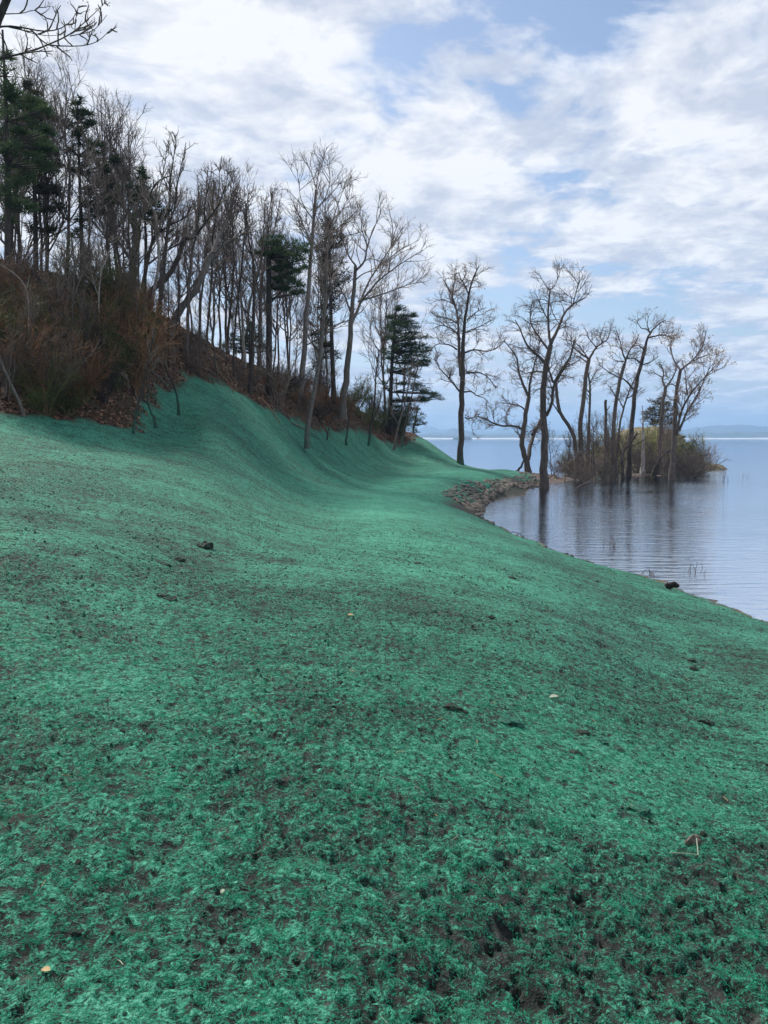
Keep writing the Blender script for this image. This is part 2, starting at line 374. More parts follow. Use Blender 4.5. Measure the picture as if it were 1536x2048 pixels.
# ------------------------------------------------------------------ lake
wa = np.concatenate([-wide[::-1], np.radians(np.arange(-30, 30.1, .5)), wide]); wr = np.concatenate([np.exp(np.linspace(math.log(3), math.log(220), 260)), [400, 1000, 3000, 9000, 30000]])
A3, R3 = np.meshgrid(wa, wr); wX = (np.sin(A3)*R3).ravel(); wY = (np.cos(A3)*R3).ravel()
wd = np.maximum(0, -base_h(wX, wY)); wd = np.where(R3.ravel() > 200, 5, wd)
iw = np.arange(len(wX)).reshape(len(wr), len(wa)); qw = np.stack([iw[:-1, :-1], iw[:-1, 1:], iw[1:, 1:], iw[1:, :-1]], -1).reshape(-1, 4)[:, ::-1]
qw2 = np.stack([iw[:-1, -1], iw[:-1, 0], iw[1:, 0], iw[1:, -1]], -1)[:, ::-1]
m, nt = new_mat('lake_water')
geo = nt.nodes.new('ShaderNodeTexCoord').outputs['Object']
mpa = nd(nt, 'ShaderNodeMapping', None, Vector=geo, Scale=(.35, 1.6, 1), Rotation=(0, 0, radians(7)))
mpb = nd(nt, 'ShaderNodeMapping', None, Vector=geo, Scale=(1.1, 4.6, 1), Rotation=(0, 0, radians(-5)))
mpc = nd(nt, 'ShaderNodeMapping', None, Vector=geo, Scale=(.05, .12, 1))
wv = mth(nt, 'ADD', mth(nt, 'MULTIPLY', noise(nt, mpa.outputs[0], 1.5, 3, .5, .3), .06), mth(nt, 'MULTIPLY', noise(nt, mpb.outputs[0], 1.6, 3, .55), .022))
calm = rng_map(nt, noise(nt, mpc.outputs[0], 1, 3, .5), .35, .65, .45, 1.0)
bw = nd(nt, 'ShaderNodeBump', None, Strength=calm, Distance=1.0, Height=wv)
da = nt.nodes.new('ShaderNodeAttribute'); da.attribute_name = 'depth'
fr = nd(nt, 'ShaderNodeFresnel', None, IOR=1.333, Normal=bw.outputs[0])
gl = nd(nt, 'ShaderNodeBsdfGlossy', None, Color=(.72, .78, .85, 1), Roughness=.03, Normal=bw.outputs[0])
body = nd(nt, 'ShaderNodeBsdfDiffuse', None, Color=(.035, .05, .055, 1), Normal=bw.outputs[0])
tr = nd(nt, 'ShaderNodeBsdfTransparent', None, Color=(.86, .80, .74, 1))
opq = rng_map(nt, da.outputs['Fac'], 0.0, .9, .05, 1.0)
und = nd(nt, 'ShaderNodeMixShader', None, _0=opq, _1=tr.outputs[0], _2=body.outputs[0])
fin = nd(nt, 'ShaderNodeMixShader', None, _0=fr.outputs[0], _1=und.outputs[0], _2=gl.outputs[0])
out(nt, fin.outputs[0])
add('lake_water', mesh_np('lake_water', np.stack([wX, wY, np.zeros(len(wX))], 1), [qw, qw2], m, True, dict(depth=wd)), kind='structure')

# ------------------------------------------------------------------ far hills, shore and haze
def simple_mat(name, c1, c2, scale=3, rough=.9, bump=0.0, scale2=None, spec=.2, obj_rand=0.0, c3=None):
    m, nt = new_mat(name)
    P = nt.nodes.new('ShaderNodeTexCoord').outputs['Object']
    n1 = noise(nt, P, scale, 6, .6)
    c = mixc(nt, rng_map(nt, n1, .35, .65), c1, c2)
    if c3: c = mixc(nt, rng_map(nt, noise(nt, P, scale*.31, 4, .6), .5, .62), c, c3)
    if obj_rand:
        oi = nt.nodes.new('ShaderNodeObjectInfo').outputs['Random']
        hsv = nd(nt, 'ShaderNodeHueSaturation', None, Color=c, Value=rng_map(nt, oi, 0, 1, 1-obj_rand, 1+obj_rand)); c = hsv.outputs[0]
    kw = {}
    if bump:
        b = nd(nt, 'ShaderNodeBump', None, Strength=.8, Distance=bump, Height=noise(nt, P, scale2 or scale*4, 6, .65)); kw['Normal'] = b.outputs[0]
    bs = nd(nt, 'ShaderNodeBsdfPrincipled', None, Base_Color=c, Roughness=rough, **kw); bs.inputs['Specular IOR Level'].default_value = spec
    out(nt, bs.outputs[0]); return m
M_hill = simple_mat('hill_forest', (.03, .045, .03), (.06, .07, .045), .004)
M_beach = simple_mat('far_beach', (.65, .62, .58), (.8, .78, .75), .02)
def hills(name, Y, prof, seed, depth):
    """a range of hills: ridge line given as (px, py) at distance Y, real depth front and back"""
    px = np.arange(prof[0][0], prof[-1][0]+1, 4.0); py = np.interp(px, [p[0] for p in prof], [p[1] for p in prof])
    rs = np.random.RandomState(seed); py = py + 1.6*perlin(px/22.0+seed, px*0+.5) + .8*perlin(px/7.0, px*0+seed+.5)
    rows = []
    for f, hh in ((-.5, 0), (-.3, .35), (-.12, .8), (0, 1), (.15, .8), (.5, .0)):
        pts = np.array([at(a, b, Y) for a, b in zip(px, py)]); pts[:, 2] = -2 + (pts[:, 2]+2)*hh*(1 + (.25*perlin(px/9.0+f*40, px*0+seed) if 0 < hh < 1 else 0))
        k = 1 + depth*f/Y; pts[:, 0] *= k; pts[:, 1] *= k; rows.append(pts)
    Vh = np.concatenate(rows); n = len(px); ii = np.arange(len(Vh)).reshape(len(rows), n)
    qh = np.stack([ii[:-1, :-1], ii[:-1, 1:], ii[1:, 1:], ii[1:, :-1]], -1).reshape(-1, 4)[:, ::-1]
    return add(name, mesh_np(name, Vh, qh, M_hill), kind='structure')
hills('far_mountains', 11000, [(-200,868),(600,866),(800,862),(840,858),(862,852),(880,860),(905,857),(925,864),(990,862),(1003,852),(1040,850),(1080,856),(1150,864),(1400,866),(1800,866)], 3, 2500)
hills('middle_mountains', 7500, [(-200,872),(700,870),(800,868),(850,868),(870,864),(890,866),(905,857),(930,860),(960,868),(1000,866),(1080,868),(1200,868),(1380,858),(1420,851),(1480,850),(1536,853),(1600,856),(1800,862)], 9, 1600)
hills('shore_hills', 5200, [(-200,875),(700,873),(830,871),(860,870),(960,872),(1050,870),(1200,872),(1380,868),(1450,865),(1536,864),(1650,868),(1800,872)], 5, 900)
# pale strip of the far shore, with real width
vb = []
for a in np.arange(-200, 1801, 50):
    p = at(a, 877, 4700); h = 8 + 3*perlin(np.array([a/60.0]), np.array([.3]))[0]
    vb += [(p[0], 4700, -1), (p[0], 4712, h), (p[0], 4760, -1)]
nb = len(vb)//3; ib = np.arange(nb*3).reshape(nb, 3)
qb = np.concatenate([np.stack([ib[:-1, k], ib[1:, k], ib[1:, k+1], ib[:-1, k+1]], -1) for k in (0, 1)])
add('far_shore', mesh_np('far_shore', np.array(vb), qb, M_beach), kind='structure')
# small wooded island out in the lake
gx, gy = np.meshgrid(np.linspace(-1, 1, 40), np.linspace(-1, 1, 14)); p0 = at(925, 876, 3300); p1 = at(905, 876, 3300); hw = p0[0]-p1[0]
zi = 15*np.clip(1-gx**4-gy**2, -.2, 1)**.6 if False else 15*np.sqrt(np.clip(1-gx**4-gy**2, 0, 1))*(.65+.5*perlin(gx*4+9, gy*2)+.25*perlin(gx*13, gy*5)) - 1*(gx**2+gy**2 > .95)
Vi = np.stack([gx.ravel()*hw, gy.ravel()*hw*.5, zi.ravel()], 1); ii = np.arange(Vi.shape[0]).reshape(14, 40)
qi = np.stack([ii[:-1, :-1], ii[:-1, 1:], ii[1:, 1:], ii[1:, :-1]], -1).reshape(-1, 4)
add('wooded_island', mesh_np('wooded_island', Vi, qi, M_hill), kind='structure', loc=(p0[0], 3300, 0))

HAZE = True
if HAZE:
    m, nt = new_mat('haze_air')
    vol = nd(nt, 'ShaderNodeVolumePrincipled', None, Color=(.40, .65, 1.0, 1), Density=1.9e-4, Anisotropy=.1)
    out(nt, None, vol.outputs[0])
    b0 = (-13000, -1500, -6.0); b1 = (13000, 13500, 330.0)
    Vx = np.array([(x, y, z) for x in (b0[0], b1[0]) for y in (b0[1], b1[1]) for z in (b0[2], b1[2])])
    fx = np.array([(0, 1, 3, 2), (4, 6, 7, 5), (0, 4, 5, 1), (2, 3, 7, 6), (0, 2, 6, 4), (1, 5, 7, 3)])
    add('haze', mesh_np('haze', Vx, fx, m, False), kind='stuff')

# ------------------------------------------------------------------ materials of things
def bark(name, c1, c2, rand=.25, c3=None, spray=False):
    m, nt = new_mat(name)
    P = nt.nodes.new('ShaderNodeTexCoord').outputs['Object']
    mp = nd(nt, 'ShaderNodeMapping', None, Vector=P, Scale=(9, 9, 1.3))
    n1 = noise(nt, mp.outputs[0], 1.6, 7, .65); n2 = noise(nt, P, .7, 3, .5)
    c = mixc(nt, rng_map(nt, n1, .35, .65), c1, c2)
    if c3: c = mixc(nt, rng_map(nt, n2, .48, .62, 0, .8), c, c3)
    if spray:
        zc = nd(nt, 'ShaderNodeSeparateXYZ', None, _0=P).outputs[2]
        c = mixc(nt, mth(nt, 'MULTIPLY', rng_map(nt, zc, .15, 1.3, .85, 0), rng_map(nt, noise(nt, P, 9, 4, .6), .35, .6)), c, (.02, .13, .09))
    oi = nt.nodes.new('ShaderNodeObjectInfo').outputs['Random']
    hs = nd(nt, 'ShaderNodeHueSaturation', None, Color=c, Value=rng_map(nt, oi, 0, 1, 1-rand, 1+rand))
    b = nd(nt, 'ShaderNodeBump', None, Strength=.9, Distance=.05, Height=n1)
    bs = nd(nt, 'ShaderNodeBsdfPrincipled', None, Base_Color=hs.outputs[0], Roughness=.9, Normal=b.outputs[0]); bs.inputs['Specular IOR Level'].default_value = .2
    out(nt, bs.outputs[0]); return m
M_bark = bark('bark_brown', (.045, .036, .032), (.13, .105, .092), .3)
M_dark = bark('bark_dark', (.024, .02, .018), (.07, .057, .05), .25)
M_grey = bark('bark_grey', (.075, .064, .057), (.18, .155, .14), .2)
M_barks = bark('bark_brown_sprayed', (.045, .036, .032), (.13, .105, .092), .3, None, True)
M_greys = bark('bark_grey_sprayed', (.075, .064, .057), (.18, .155, .14), .2, None, True)
M_darks = bark('bark_dark_sprayed', (.024, .02, .018), (.07, .057, .05), .25, None, True)
M_pale = bark('bark_pale', (.25, .22, .20), (.45, .41, .38), .12, (.12, .10, .09))
M_moss = bark('bark_mossy', (.045, .04, .03), (.10, .09, .065), .2, (.05, .075, .02))
M_twig = bark('twig_brown', (.085, .064, .053), (.175, .135, .112), .35)
M_twigp = bark('twig_pale', (.14, .108, .09), (.26, .205, .17), .2)
M_rust = bark('twig_rust', (.13, .065, .035), (.24, .13, .07), .3)
M_olive = bark('twig_olive', (.06, .06, .028), (.13, .13, .05), .3)
def leafm(name, c1, c2, rand=.25, trans=.25):
    m, nt = new_mat(name)
    P = nt.nodes.new('ShaderNodeTexCoord').outputs['Object']
    c = mixc(nt, rng_map(nt, noise(nt, P, 1.7, 4, .6), .35, .65), c1, c2)
    oi = nt.nodes.new('ShaderNodeObjectInfo').outputs['Random']
    hs = nd(nt, 'ShaderNodeHueSaturation', None, Color=c, Value=rng_map(nt, oi, 0, 1, 1-rand, 1+rand))
    d = nd(nt, 'ShaderNodeBsdfDiffuse', None, Color=hs.outputs[0]); t = nd(nt, 'ShaderNodeBsdfTranslucent', None, Color=hs.outputs[0])
    x = nd(nt, 'ShaderNodeMixShader', None, _0=trans, _1=d.outputs[0], _2=t.outputs[0]); out(nt, x.outputs[0]); return m
M_needle = leafm('needles_green', (.030, .052, .026), (.062, .095, .045), .25, .35)
M_needleb = leafm('needles_brown', (.05, .045, .032), (.085, .075, .048))
M_bud = leafm('buds_tan', (.17, .12, .10), (.32, .25, .19))
M_spring = leafm('spring_leaves', (.19, .20, .065), (.33, .33, .13))
M_ever = leafm('evergreen_leaves', (.035, .06, .02), (.07, .10, .03))

# ------------------------------------------------------------------ tube and branch machinery
def nrm(v): return v/np.maximum(np.linalg.norm(v, axis=-1, keepdims=True), 1e-9)
def tubes(P, R, ns):
    """P (n,k,3) polylines, R (n,k) radii -> vertices, quads"""
    n, k, _ = P.shape
    T = np.empty_like(P); T[:, 1:-1] = P[:, 2:]-P[:, :-2]; T[:, 0] = P[:, 1]-P[:, 0]; T[:, -1] = P[:, -1]-P[:, -2]; T = nrm(T)
    ref = np.where(np.abs(T[:, :1, 2:3]) > .9, np.array([1., 0, 0]), np.array([0, 0, 1.])); ref = np.broadcast_to(ref, P.shape)
    # keep one reference per polyline so that rings do not twist
    U = nrm(np.cross(T, ref)); Wv = np.cross(T, U)
    a = np.arange(ns)*2*pi/ns
    ring = P[:, :, None, :] + R[:, :, None, None]*(U[:, :, None, :]*np.cos(a)[:, None] + Wv[:, :, None, :]*np.sin(a)[:, None])
    Vv = ring.reshape(-1, 3)
    i0 = (np.arange(n)[:, None, None]*k + np.arange(k-1)[None, :, None])*ns + np.arange(ns)
    i1 = (np.arange(n)[:, None, None]*k + np.arange(k-1)[None, :, None])*ns + (np.arange(ns)+1) % ns
    F = np.stack([i0, i1, i1+ns, i0+ns], -1).reshape(-1, 4)
    return Vv, F
class Acc:
    def __init__(s): s.V = []; s.F = {3: [], 4: []}; s.n = 0
    def put(s, V, F):
        if len(V) == 0: return
        s.V.append(V); s.F[F.shape[1]].append(F+s.n); s.n += len(V)
    def mesh(s, name, mat, smooth=True):
        return mesh_np(name, np.concatenate(s.V), [np.concatenate(f) for f in s.F.values() if f], mat, smooth)
def resample(p, k):
    p = np.asarray(p, float); d = np.concatenate([[0], np.cumsum(np.linalg.norm(np.diff(p, axis=0), axis=1))]); t = np.linspace(0, d[-1], k)
    # smooth Catmull-like: linear then two rounds of averaging, end points kept
    q = np.stack([np.interp(t, d, p[:, i]) for i in range(3)], 1)
    for _ in range(2): q[1:-1] = .25*q[:-2] + .5*q[1:-1] + .25*q[2:]
    return q
def spawn(rs, P, R, per_m, t0, L, ang, up, wig, k, rmax, rtip, t1=1.0, minlen=.0, lenpow=.5, nmax=None):
    """children of polylines; per_m children per metre of parent"""
    n, kk, _ = P.shape; plen = np.linalg.norm(np.diff(P, axis=1), axis=2).sum(1)
    cnt = np.floor(plen*(t1-t0)*per_m + rs.rand(n)).astype(int)
    pi_ = np.repeat(np.arange(n), cnt); N = len(pi_)
    if N == 0: return np.zeros((0, k, 3)), np.zeros((0, k))
    if nmax and N > nmax: pi_ = np.sort(rs.choice(pi_, nmax, replace=False)); N = nmax
    t = t0 + (t1-t0)*rs.rand(N)**.85; s = t*(kk-1); i = np.minimum(s.astype(int), kk-2); f = (s-i)[:, None]
    pos = P[pi_, i]*(1-f) + P[pi_, i+1]*f; d = nrm(P[pi_, i+1]-P[pi_, i]); rad = R[pi_, i]*(1-f[:, 0])+R[pi_, i+1]*f[:, 0]
    perp = nrm(np.cross(d, nrm(rs.normal(size=(N, 3))))); a = np.radians(rs.normal(ang[0], ang[1], N))[:, None]
    nd_ = nrm(d*np.cos(a)+perp*np.sin(a) + np.array([0, 0, up]))
    ln = L*(.45+.75*rs.rand(N))*(1-t)**lenpow*1.3 + L*.25
    ln = np.maximum(ln, minlen)
    Q = np.empty((N, k, 3)); Q[:, 0] = pos
    for j in range(1, k):
        nd_ = nrm(nd_ + wig*rs.normal(size=(N, 3)) + np.array([0, 0, up*.35])); Q[:, j] = Q[:, j-1] + nd_*(ln/(k-1))[:, None]
    r0 = np.minimum(rad*.62, rmax); r0 = np.maximum(r0, rtip)
    Rr = r0[:, None]*(1-np.linspace(0, 1, k))[None]**.8*(1) + rtip
    return Q, Rr
def leaf_quads(rs, P, size, per=1, spread=.05, droop=0.0):
    """small pointed faces near given points"""
    P = np.repeat(P, per, 0) + rs.normal(size=(len(P)*per, 3))*spread; N = len(P)
    d = nrm(rs.normal(size=(N, 3)) + np.array([0, 0, -droop])); u = nrm(np.cross(d, rs.normal(size=(N, 3))))
    s = (size*(.6+.8*rs.rand(N)))[:, None]
    V = np.stack([P, P+d*s*.5+u*s*.28, P+d*s, P+d*s*.5-u*s*.28], 1).reshape(-1, 3)
    return V, np.arange(N*4).reshape(-1, 4)

def branches(rs, SK, SR, H, style, acc_l, acc_t):
    """grow side branches and twigs on skeleton polylines; returns twig tips"""
    st = style
    Q1, R1 = spawn(rs, SK, SR, st['n1']/H, st.get('t0', .25), st['L1']*H, st['a1'], st['up1'], st.get('w1', .16), 6, st.get('r1', .05), .010, nmax=st.get('m1', 120))
    V, F = tubes(Q1, R1, 4); acc_t.put(V, F)
    Q2, R2 = spawn(rs, Q1, R1, st['n2'], .15, st['L2']*H, st.get('a2', (42, 14)), st['up2'], st.get('w2', .2), 4, .018, st.get('rt', .006), nmax=st.get('m2', 1500))
    V, F = tubes(Q2, R2, 3); acc_t.put(V, F)
    Q3, R3 = spawn(rs, Q2, R2, st['n3'], .1, st['L3']*H, (40, 15), st['up2'], st.get('w3', .22), 3, .010, st.get('rt', .006), nmax=st.get('m3', 5000))
    V, F = tubes(Q3, R3, 3); acc_t.put(V, F)
    return np.concatenate([Q3[:, -1], Q3[:, 1], Q2[:, -1]])
SPIT = dict(n1=40, L1=.088, a1=(50, 18), up1=.10, w1=.26, n2=3.4, L2=.055, up2=.12, n3=3.8, L3=.028, t0=.08, rt=.006, w2=.3, w3=.3, m1=150, m2=1000, m3=2500, r1=.032)
BANK = dict(n1=27, L1=.125, a1=(38, 12), up1=.24, w1=.15, n2=2.9, L2=.062, up2=.16, n3=3.8, L3=.032, t0=.06, rt=.0055, m1=130, m2=1900, m3=6000, r1=.035)

def thing(name, loc, label, cat, group=None):
    o = bpy.data.objects.new(name, None); COL.objects.link(o); o.location = loc; o.empty_display_size = .3
    o['label'] = label; o['category'] = cat
    if group: o['group'] = group
    return o

TREE_N = [0]
def traced_tree(label, Y, limbs, style=BANK, mat=M_bark, tmat=M_twig, buds=0, name='bare_tree', group=None, flat=.9, skip=0, bud_mat=None, sink=.3, cat='tree'):
    """limbs: (points in photo pixels, radius start px, radius end px). First limb is the trunk. Depth varies from limb to limb."""
    TREE_N[0] += 1; rs = np.random.RandomState(1000+TREE_N[0]); scale = Y/FPX
    pts_px = []; SK = []; SR = []; root = None
    for li, (pp, ra, rb) in enumerate(limbs):
        if li == 0: y0 = Y; slope = 0.0
        else:
            dmin = 1e9; y0 = Y
            for (a, yy) in pts_px:
                dd = (a[0]-pp[0][0])**2+(a[1]-pp[0][1])**2
                if dd < dmin: dmin = dd; y0 = yy
        ext = math.hypot(pp[-1][0]-pp[0][0], pp[-1][1]-pp[0][1])*scale
        dY = 0 if li == 0 else rs.choice([-1, 1])*rs.uniform(.3, .9)*ext*flat
        w = []; nP = len(pp)
        for i, p in enumerate(pp):
            yy = y0 + dY*i/(nP-1); w.append(at(p[0], p[1], yy))
        q = resample(w, 14)
        if li == 0:
            root = q[0].copy(); q[0, 2] -= sink; g = 1
        for i in range(14):
            pj = q[i]; pts_px.append(((768+pj[0]/pj[1]*(FPX*cos(PITCH)) if False else np.interp(i/13, np.linspace(0, 1, nP), [p[0] for p in pp]), np.interp(i/13, np.linspace(0, 1, nP), [p[1] for p in pp])), y0+dY*i/13))
        r = (ra*.78 + (rb*.8-ra*.78)*np.linspace(0, 1, 14)**.8)*scale
        if li == 0: r[0] *= 1.35; r[1] *= 1.08
        q[1:-1] += rs.normal(size=(12, 3))*r[1:-1, None]*.18
        SK.append(q); SR.append(r)
    SK = np.array(SK); SR = np.array(SR)
    H = max(3.0, SK[:, :, 2].max()-root[2]) if style is not None else 5
    H = min(H, 22)
    at_ = Acc(); al = Acc(); tw = Acc()
    V, F = tubes(SK[:1]-root, SR[:1], 9); at_.put(V, F)
    if len(SK) > 1: V, F = tubes(SK[1:]-root, SR[1:], 7); at_.put(V, F)
    o = thing(name, root, label, cat, group)
    if style is not None:
        s0 = SK[skip:]; r0 = SR[skip:]
        if skip == 0 and len(SK) > 1:    # the trunk only branches in its upper part
            s0 = np.concatenate([SK[1:], np.array([resample(SK[0][8:], 14)])]); r0 = np.concatenate([SR[1:], np.array([np.interp(np.linspace(8, 13, 14), np.arange(14), SR[0])])])
        elif skip == 0: s0 = np.array([resample(SK[0][5:], 14)]); r0 = np.array([np.interp(np.linspace(5, 13, 14), np.arange(14), SR[0])])
        tips = branches(rs, s0-root, r0, H, style, al, tw)
        add('trunk', at_.mesh('trunk', mat), o)
        if tw.n: add('crown', tw.mesh('crown', tmat), o)
        if buds and len(tips):
            Vb, Fb = leaf_quads(rs, tips, buds, 1, .06, .3); add('buds', mesh_np('buds', Vb, Fb, bud_mat or M_bud, False), o, kind='stuff')
    else:
        add('trunk', at_.mesh('trunk', mat), o)
    return o

#TREES#
K = 1.0
# ---- trees standing in the shallows and on the spit (points are photo pixels, radii in photo pixels)
traced_tree('tall bare tree alone on the green slope shelf above the cove', 80,
 [([(921,930),(923,850),(924,793),(926,752),(926,705)],8.2,6), ([(921.6,752),(917,687.5),(918.7,652),(912.8,617),(902.6,585),(888,561)],5,1.2),
  ([(926,706),(926.6,664),(930.4,632),(937.7,597),(938,573),(952,544),(958,532)],5.6,1), ([(938,590),(930,570),(921,558),(918,545)],2,.8), ([(914,622),(903,600),(908,570),(912,545)],2,.8),
  ([(920,784),(896.7,755),(879,737),(868,718)],2.6,.8), ([(929,784),(943.6,781),(949,790),(970,796),(978,806)],2.4,.7), ([(932,746),(958,744.7),(975,752),(984.6,767),(992,775)],2.6,.7),
  ([(931,705),(946.5,698),(967,703.7),(990,700),(1006,685)],2.6,.7), ([(914,699),(899.6,689),(873,687),(862,700)],2.4,.7), ([(921,679),(908,658),(882,649),(865,658)],2.4,.7),
  ([(917,649),(902.6,639),(880,634),(861,625)],2.2,.7), ([(930,835),(935,838),(946,836),(956,828)],1.8,.6), ([(934,640),(955,622),(972,615)],1.8,.6), ([(930,665),(955,655),(985,640)],2,.6), ([(910,610),(890,600),(872,598)],1.6,.6)],
 SPIT, M_barks, M_twig, .08, cat='tree')
traced_tree('tallest flooded tree with wide forks, at the tip of the spit', 70,
 [([(1088.6,982),(1088.6,910),(1088,837),(1085.7,764),(1093,728.6),(1101.8,690)],11.5,6), ([(1101.8,687),(1116.5,658),(1125,629),(1145.8,608),(1172,595)],4.8,1.2), ([(1101,690),(1097.4,664),(1096,617),(1100.4,579)],4,1.8),
  ([(1100,581),(1092,572),(1085,560)],1.5,.7), ([(1100.4,580),(1110,570),(1118,552)],1.4,.7), ([(1093,728.6),(1072.5,708),(1052,690.5),(1040,655),(1030,640)],4.5,1), ([(1099,702),(1081,679),(1061,649.5),(1059,629),(1066,600)],3.2,.9),
  ([(1090,744.7),(1066.7,743),(1043,749)],2.6,.8), ([(1093,831),(1106,804.8),(1106,763.7),(1131,728.6),(1145.8,705),(1150,680)],4.5,1), ([(1106,764),(1098,740),(1093,715)],3,1.4), ([(1146,608),(1152,585),(1160,560),(1158,545)],1.8,.7),
  ([(1085,837),(1078,850),(1064,870)],5,4.5), ([(1096,640),(1085,620),(1078,600)],1.4,.6)],
 SPIT, M_bark, M_twig, .08, skip=1)
traced_tree('crooked forked tree with a long low limb reaching over the lake', 95,
 [([(1058,946),(1055,919),(1043,901),(1043,884),(1049,846),(1058,793)],8,5), ([(1058,793),(1049,775.5),(1037,746),(1034.4,711),(1017,693),(1008,680)],4.2,.8), ([(1058,793),(1061,758),(1072.5,717),(1080,680)],3.8,.8),
  ([(1056,919),(1063.7,878),(1081,843),(1086,815)],6,3.6), ([(1048,860),(1034,851.6),(993.4,851.6),(976,840),(955,832.6)],3.4,1.6), ([(955,832.6),(943.6,846),(944,860),(949.5,872)],1,.5), ([(957,833),(940,836),(930,830)],1.2,.5),
  ([(1049,819),(1040,810.6),(1020,809),(1008,799),(1004,788)],2.2,.7), ([(1043,884),(1038,868),(1030,862)],2,1.4), ([(993,851),(985,835),(990,815)],1.2,.5), ([(1015,851),(1012,835),(1020,815)],1.2,.5)],
 SPIT, M_bark, M_twig, .08, skip=1)
traced_tree('leaning tree curving low before rising, beside the tallest flooded tree', 86,
 [([(1156,951),(1150,879),(1139.6,851),(1120,830),(1112,788),(1111.7,764)],6,3.6), ([(1111.7,764),(1134,729),(1143,705),(1148,680)],3,.8), ([(1112,775),(1100,750),(1096,730)],2.5,.8), ([(1118,826),(1105,805),(1100,790)],2,.8)],
 SPIT, M_bark, M_twig, .08, skip=1)
traced_tree('straight flooded tree with a broad forked reddish top', 88,
 [([(1165,950),(1160,855),(1167.5,795),(1171,753.5),(1178,718.6)],7,4.8), ([(1178,718.6),(1192,694),(1204,686),(1216,680),(1222,655)],3.4,.8), ([(1178,718.6),(1153.5,701),(1143,690.7),(1141,670)],3,.8),
  ([(1192,694),(1180,680),(1172,668)],2,.7), ([(1176,716),(1165,700),(1155,690)],2,.8), ([(1204,686),(1200,672),(1206,655)],1.6,.7), ([(1174,725),(1157,712),(1148,712)],2,.8)],
 SPIT, M_bark, M_twig, .08, skip=1)
traced_tree('thin grey flooded stem just behind the straight forked tree', 91, [([(1176,950),(1178,851),(1182,775),(1176,747),(1174,735)],5,2), ([(1182,790),(1172,775),(1166,765)],1.8,.7), ([(1180,765),(1192,740)],1.6,.6)], SPIT, M_grey, M_twig, .08, skip=0)
traced_tree('slanting tree with dark angular fork in the flooded row', 88,
 [([(1222,957),(1228,849),(1232.5,797),(1238.8,766),(1249,728)],6.2,4), ([(1249,728),(1255,711.7),(1261.7,695),(1272,684.6),(1278,668)],3,.8), ([(1251,720),(1243,699),(1241,684.6),(1232.5,661.7)],2.6,.8), ([(1247,723),(1226,722)],2,.7),
  ([(1243,757.5),(1218,745),(1197,728)],2.4,.7), ([(1253,716),(1268,716),(1278,722)],1.8,.7), ([(1233,797),(1222,778)],1.8,.7)],
 SPIT, M_bark, M_twig, .08, skip=1)
traced_tree('tall dark tree leaning to a bare hooked top above the flooded row', 92,
 [([(1256,949),(1261.7,870),(1265.8,818),(1270,782.5),(1280,732.5),(1290.8,693)],7,4.2), ([(1290.8,693),(1295,676),(1301,663.8),(1320,645),(1332,640)],3.6,.8), ([(1295,676),(1324,669),(1341,674),(1353,680)],2.4,.7), ([(1299,663.8),(1293,657.5),(1282.5,657.5),(1274,643)],2,.7),
  ([(1286.7,697),(1276,690),(1266,692)],2.2,.7), ([(1266,778),(1253,761.7),(1243,755),(1236,745)],3.2,.8), ([(1299,663),(1294,650),(1297,632)],1.6,.6), ([(1279,725),(1268,716),(1255,718)],2,.7), ([(1283,730),(1300,725),(1318,712)],2,.6)],
 SPIT, M_dark, M_twig, .08, skip=1)
traced_tree('slender stem between two leaning trees in the flooded row', 90, [([(1230,950),(1236.7,866),(1245,818),(1253,797),(1263.8,766),(1272,753)],4.4,1.4), ([(1246,815),(1236,795),(1222,780)],1.8,.7), ([(1253,797),(1268,790),(1285,775)],1.8,.6)], SPIT, M_bark, M_twig, .08)
traced_tree('short crooked dark tree bent at its foot in the water', 85, [([(1247,958),(1243,915),(1246,902),(1257,893),(1275,866)],5,2.2), ([(1243,911),(1236,890),(1240,870)],2.4,.9), ([(1258,892),(1270,890),(1290,880)],1.8,.6)], SPIT, M_dark, M_twig, 0)
traced_tree('pale grey barkless snag standing in the water', 90, [([(1286,946),(1286,905),(1286.5,860),(1284.6,811)],6,.8), ([(1286,880),(1292,865)],1.6,.6), ([(1285,850),(1279,838)],1.2,.5)], None, M_pale)
traced_tree('broken-topped flooded trunk in front of the willow mound', 90, [([(1211,940),(1212,870),(1211.7,800)],5,3.2), ([(1212,800),(1208,806)],1.4,.8), ([(1213,822),(1220,812)],1.6,.8)], None, M_bark)
traced_tree('twin-topped tree behind the dark cedar on the islet side', 97,
 [([(1314,946),(1318,901),(1322,849),(1328,793),(1331,776)],6,4), ([(1331,776),(1324,761.7),(1328,745),(1322,728)],3.4,.8), ([(1331,776),(1345,757),(1352,740),(1356,722)],3,.8), ([(1325,755),(1308,745),(1295,747)],1.6,.6)],
 SPIT, M_bark, M_twig, .08, skip=1)
traced_tree('short leaning stump stem beside the twin-topped tree', 90, [([(1308,948),(1318,920),(1330,906),(1346,896)],5,2.5), ([(1318,920),(1322,900),(1318,880)],2,.7)], SPIT, M_dark, M_twig, 0)
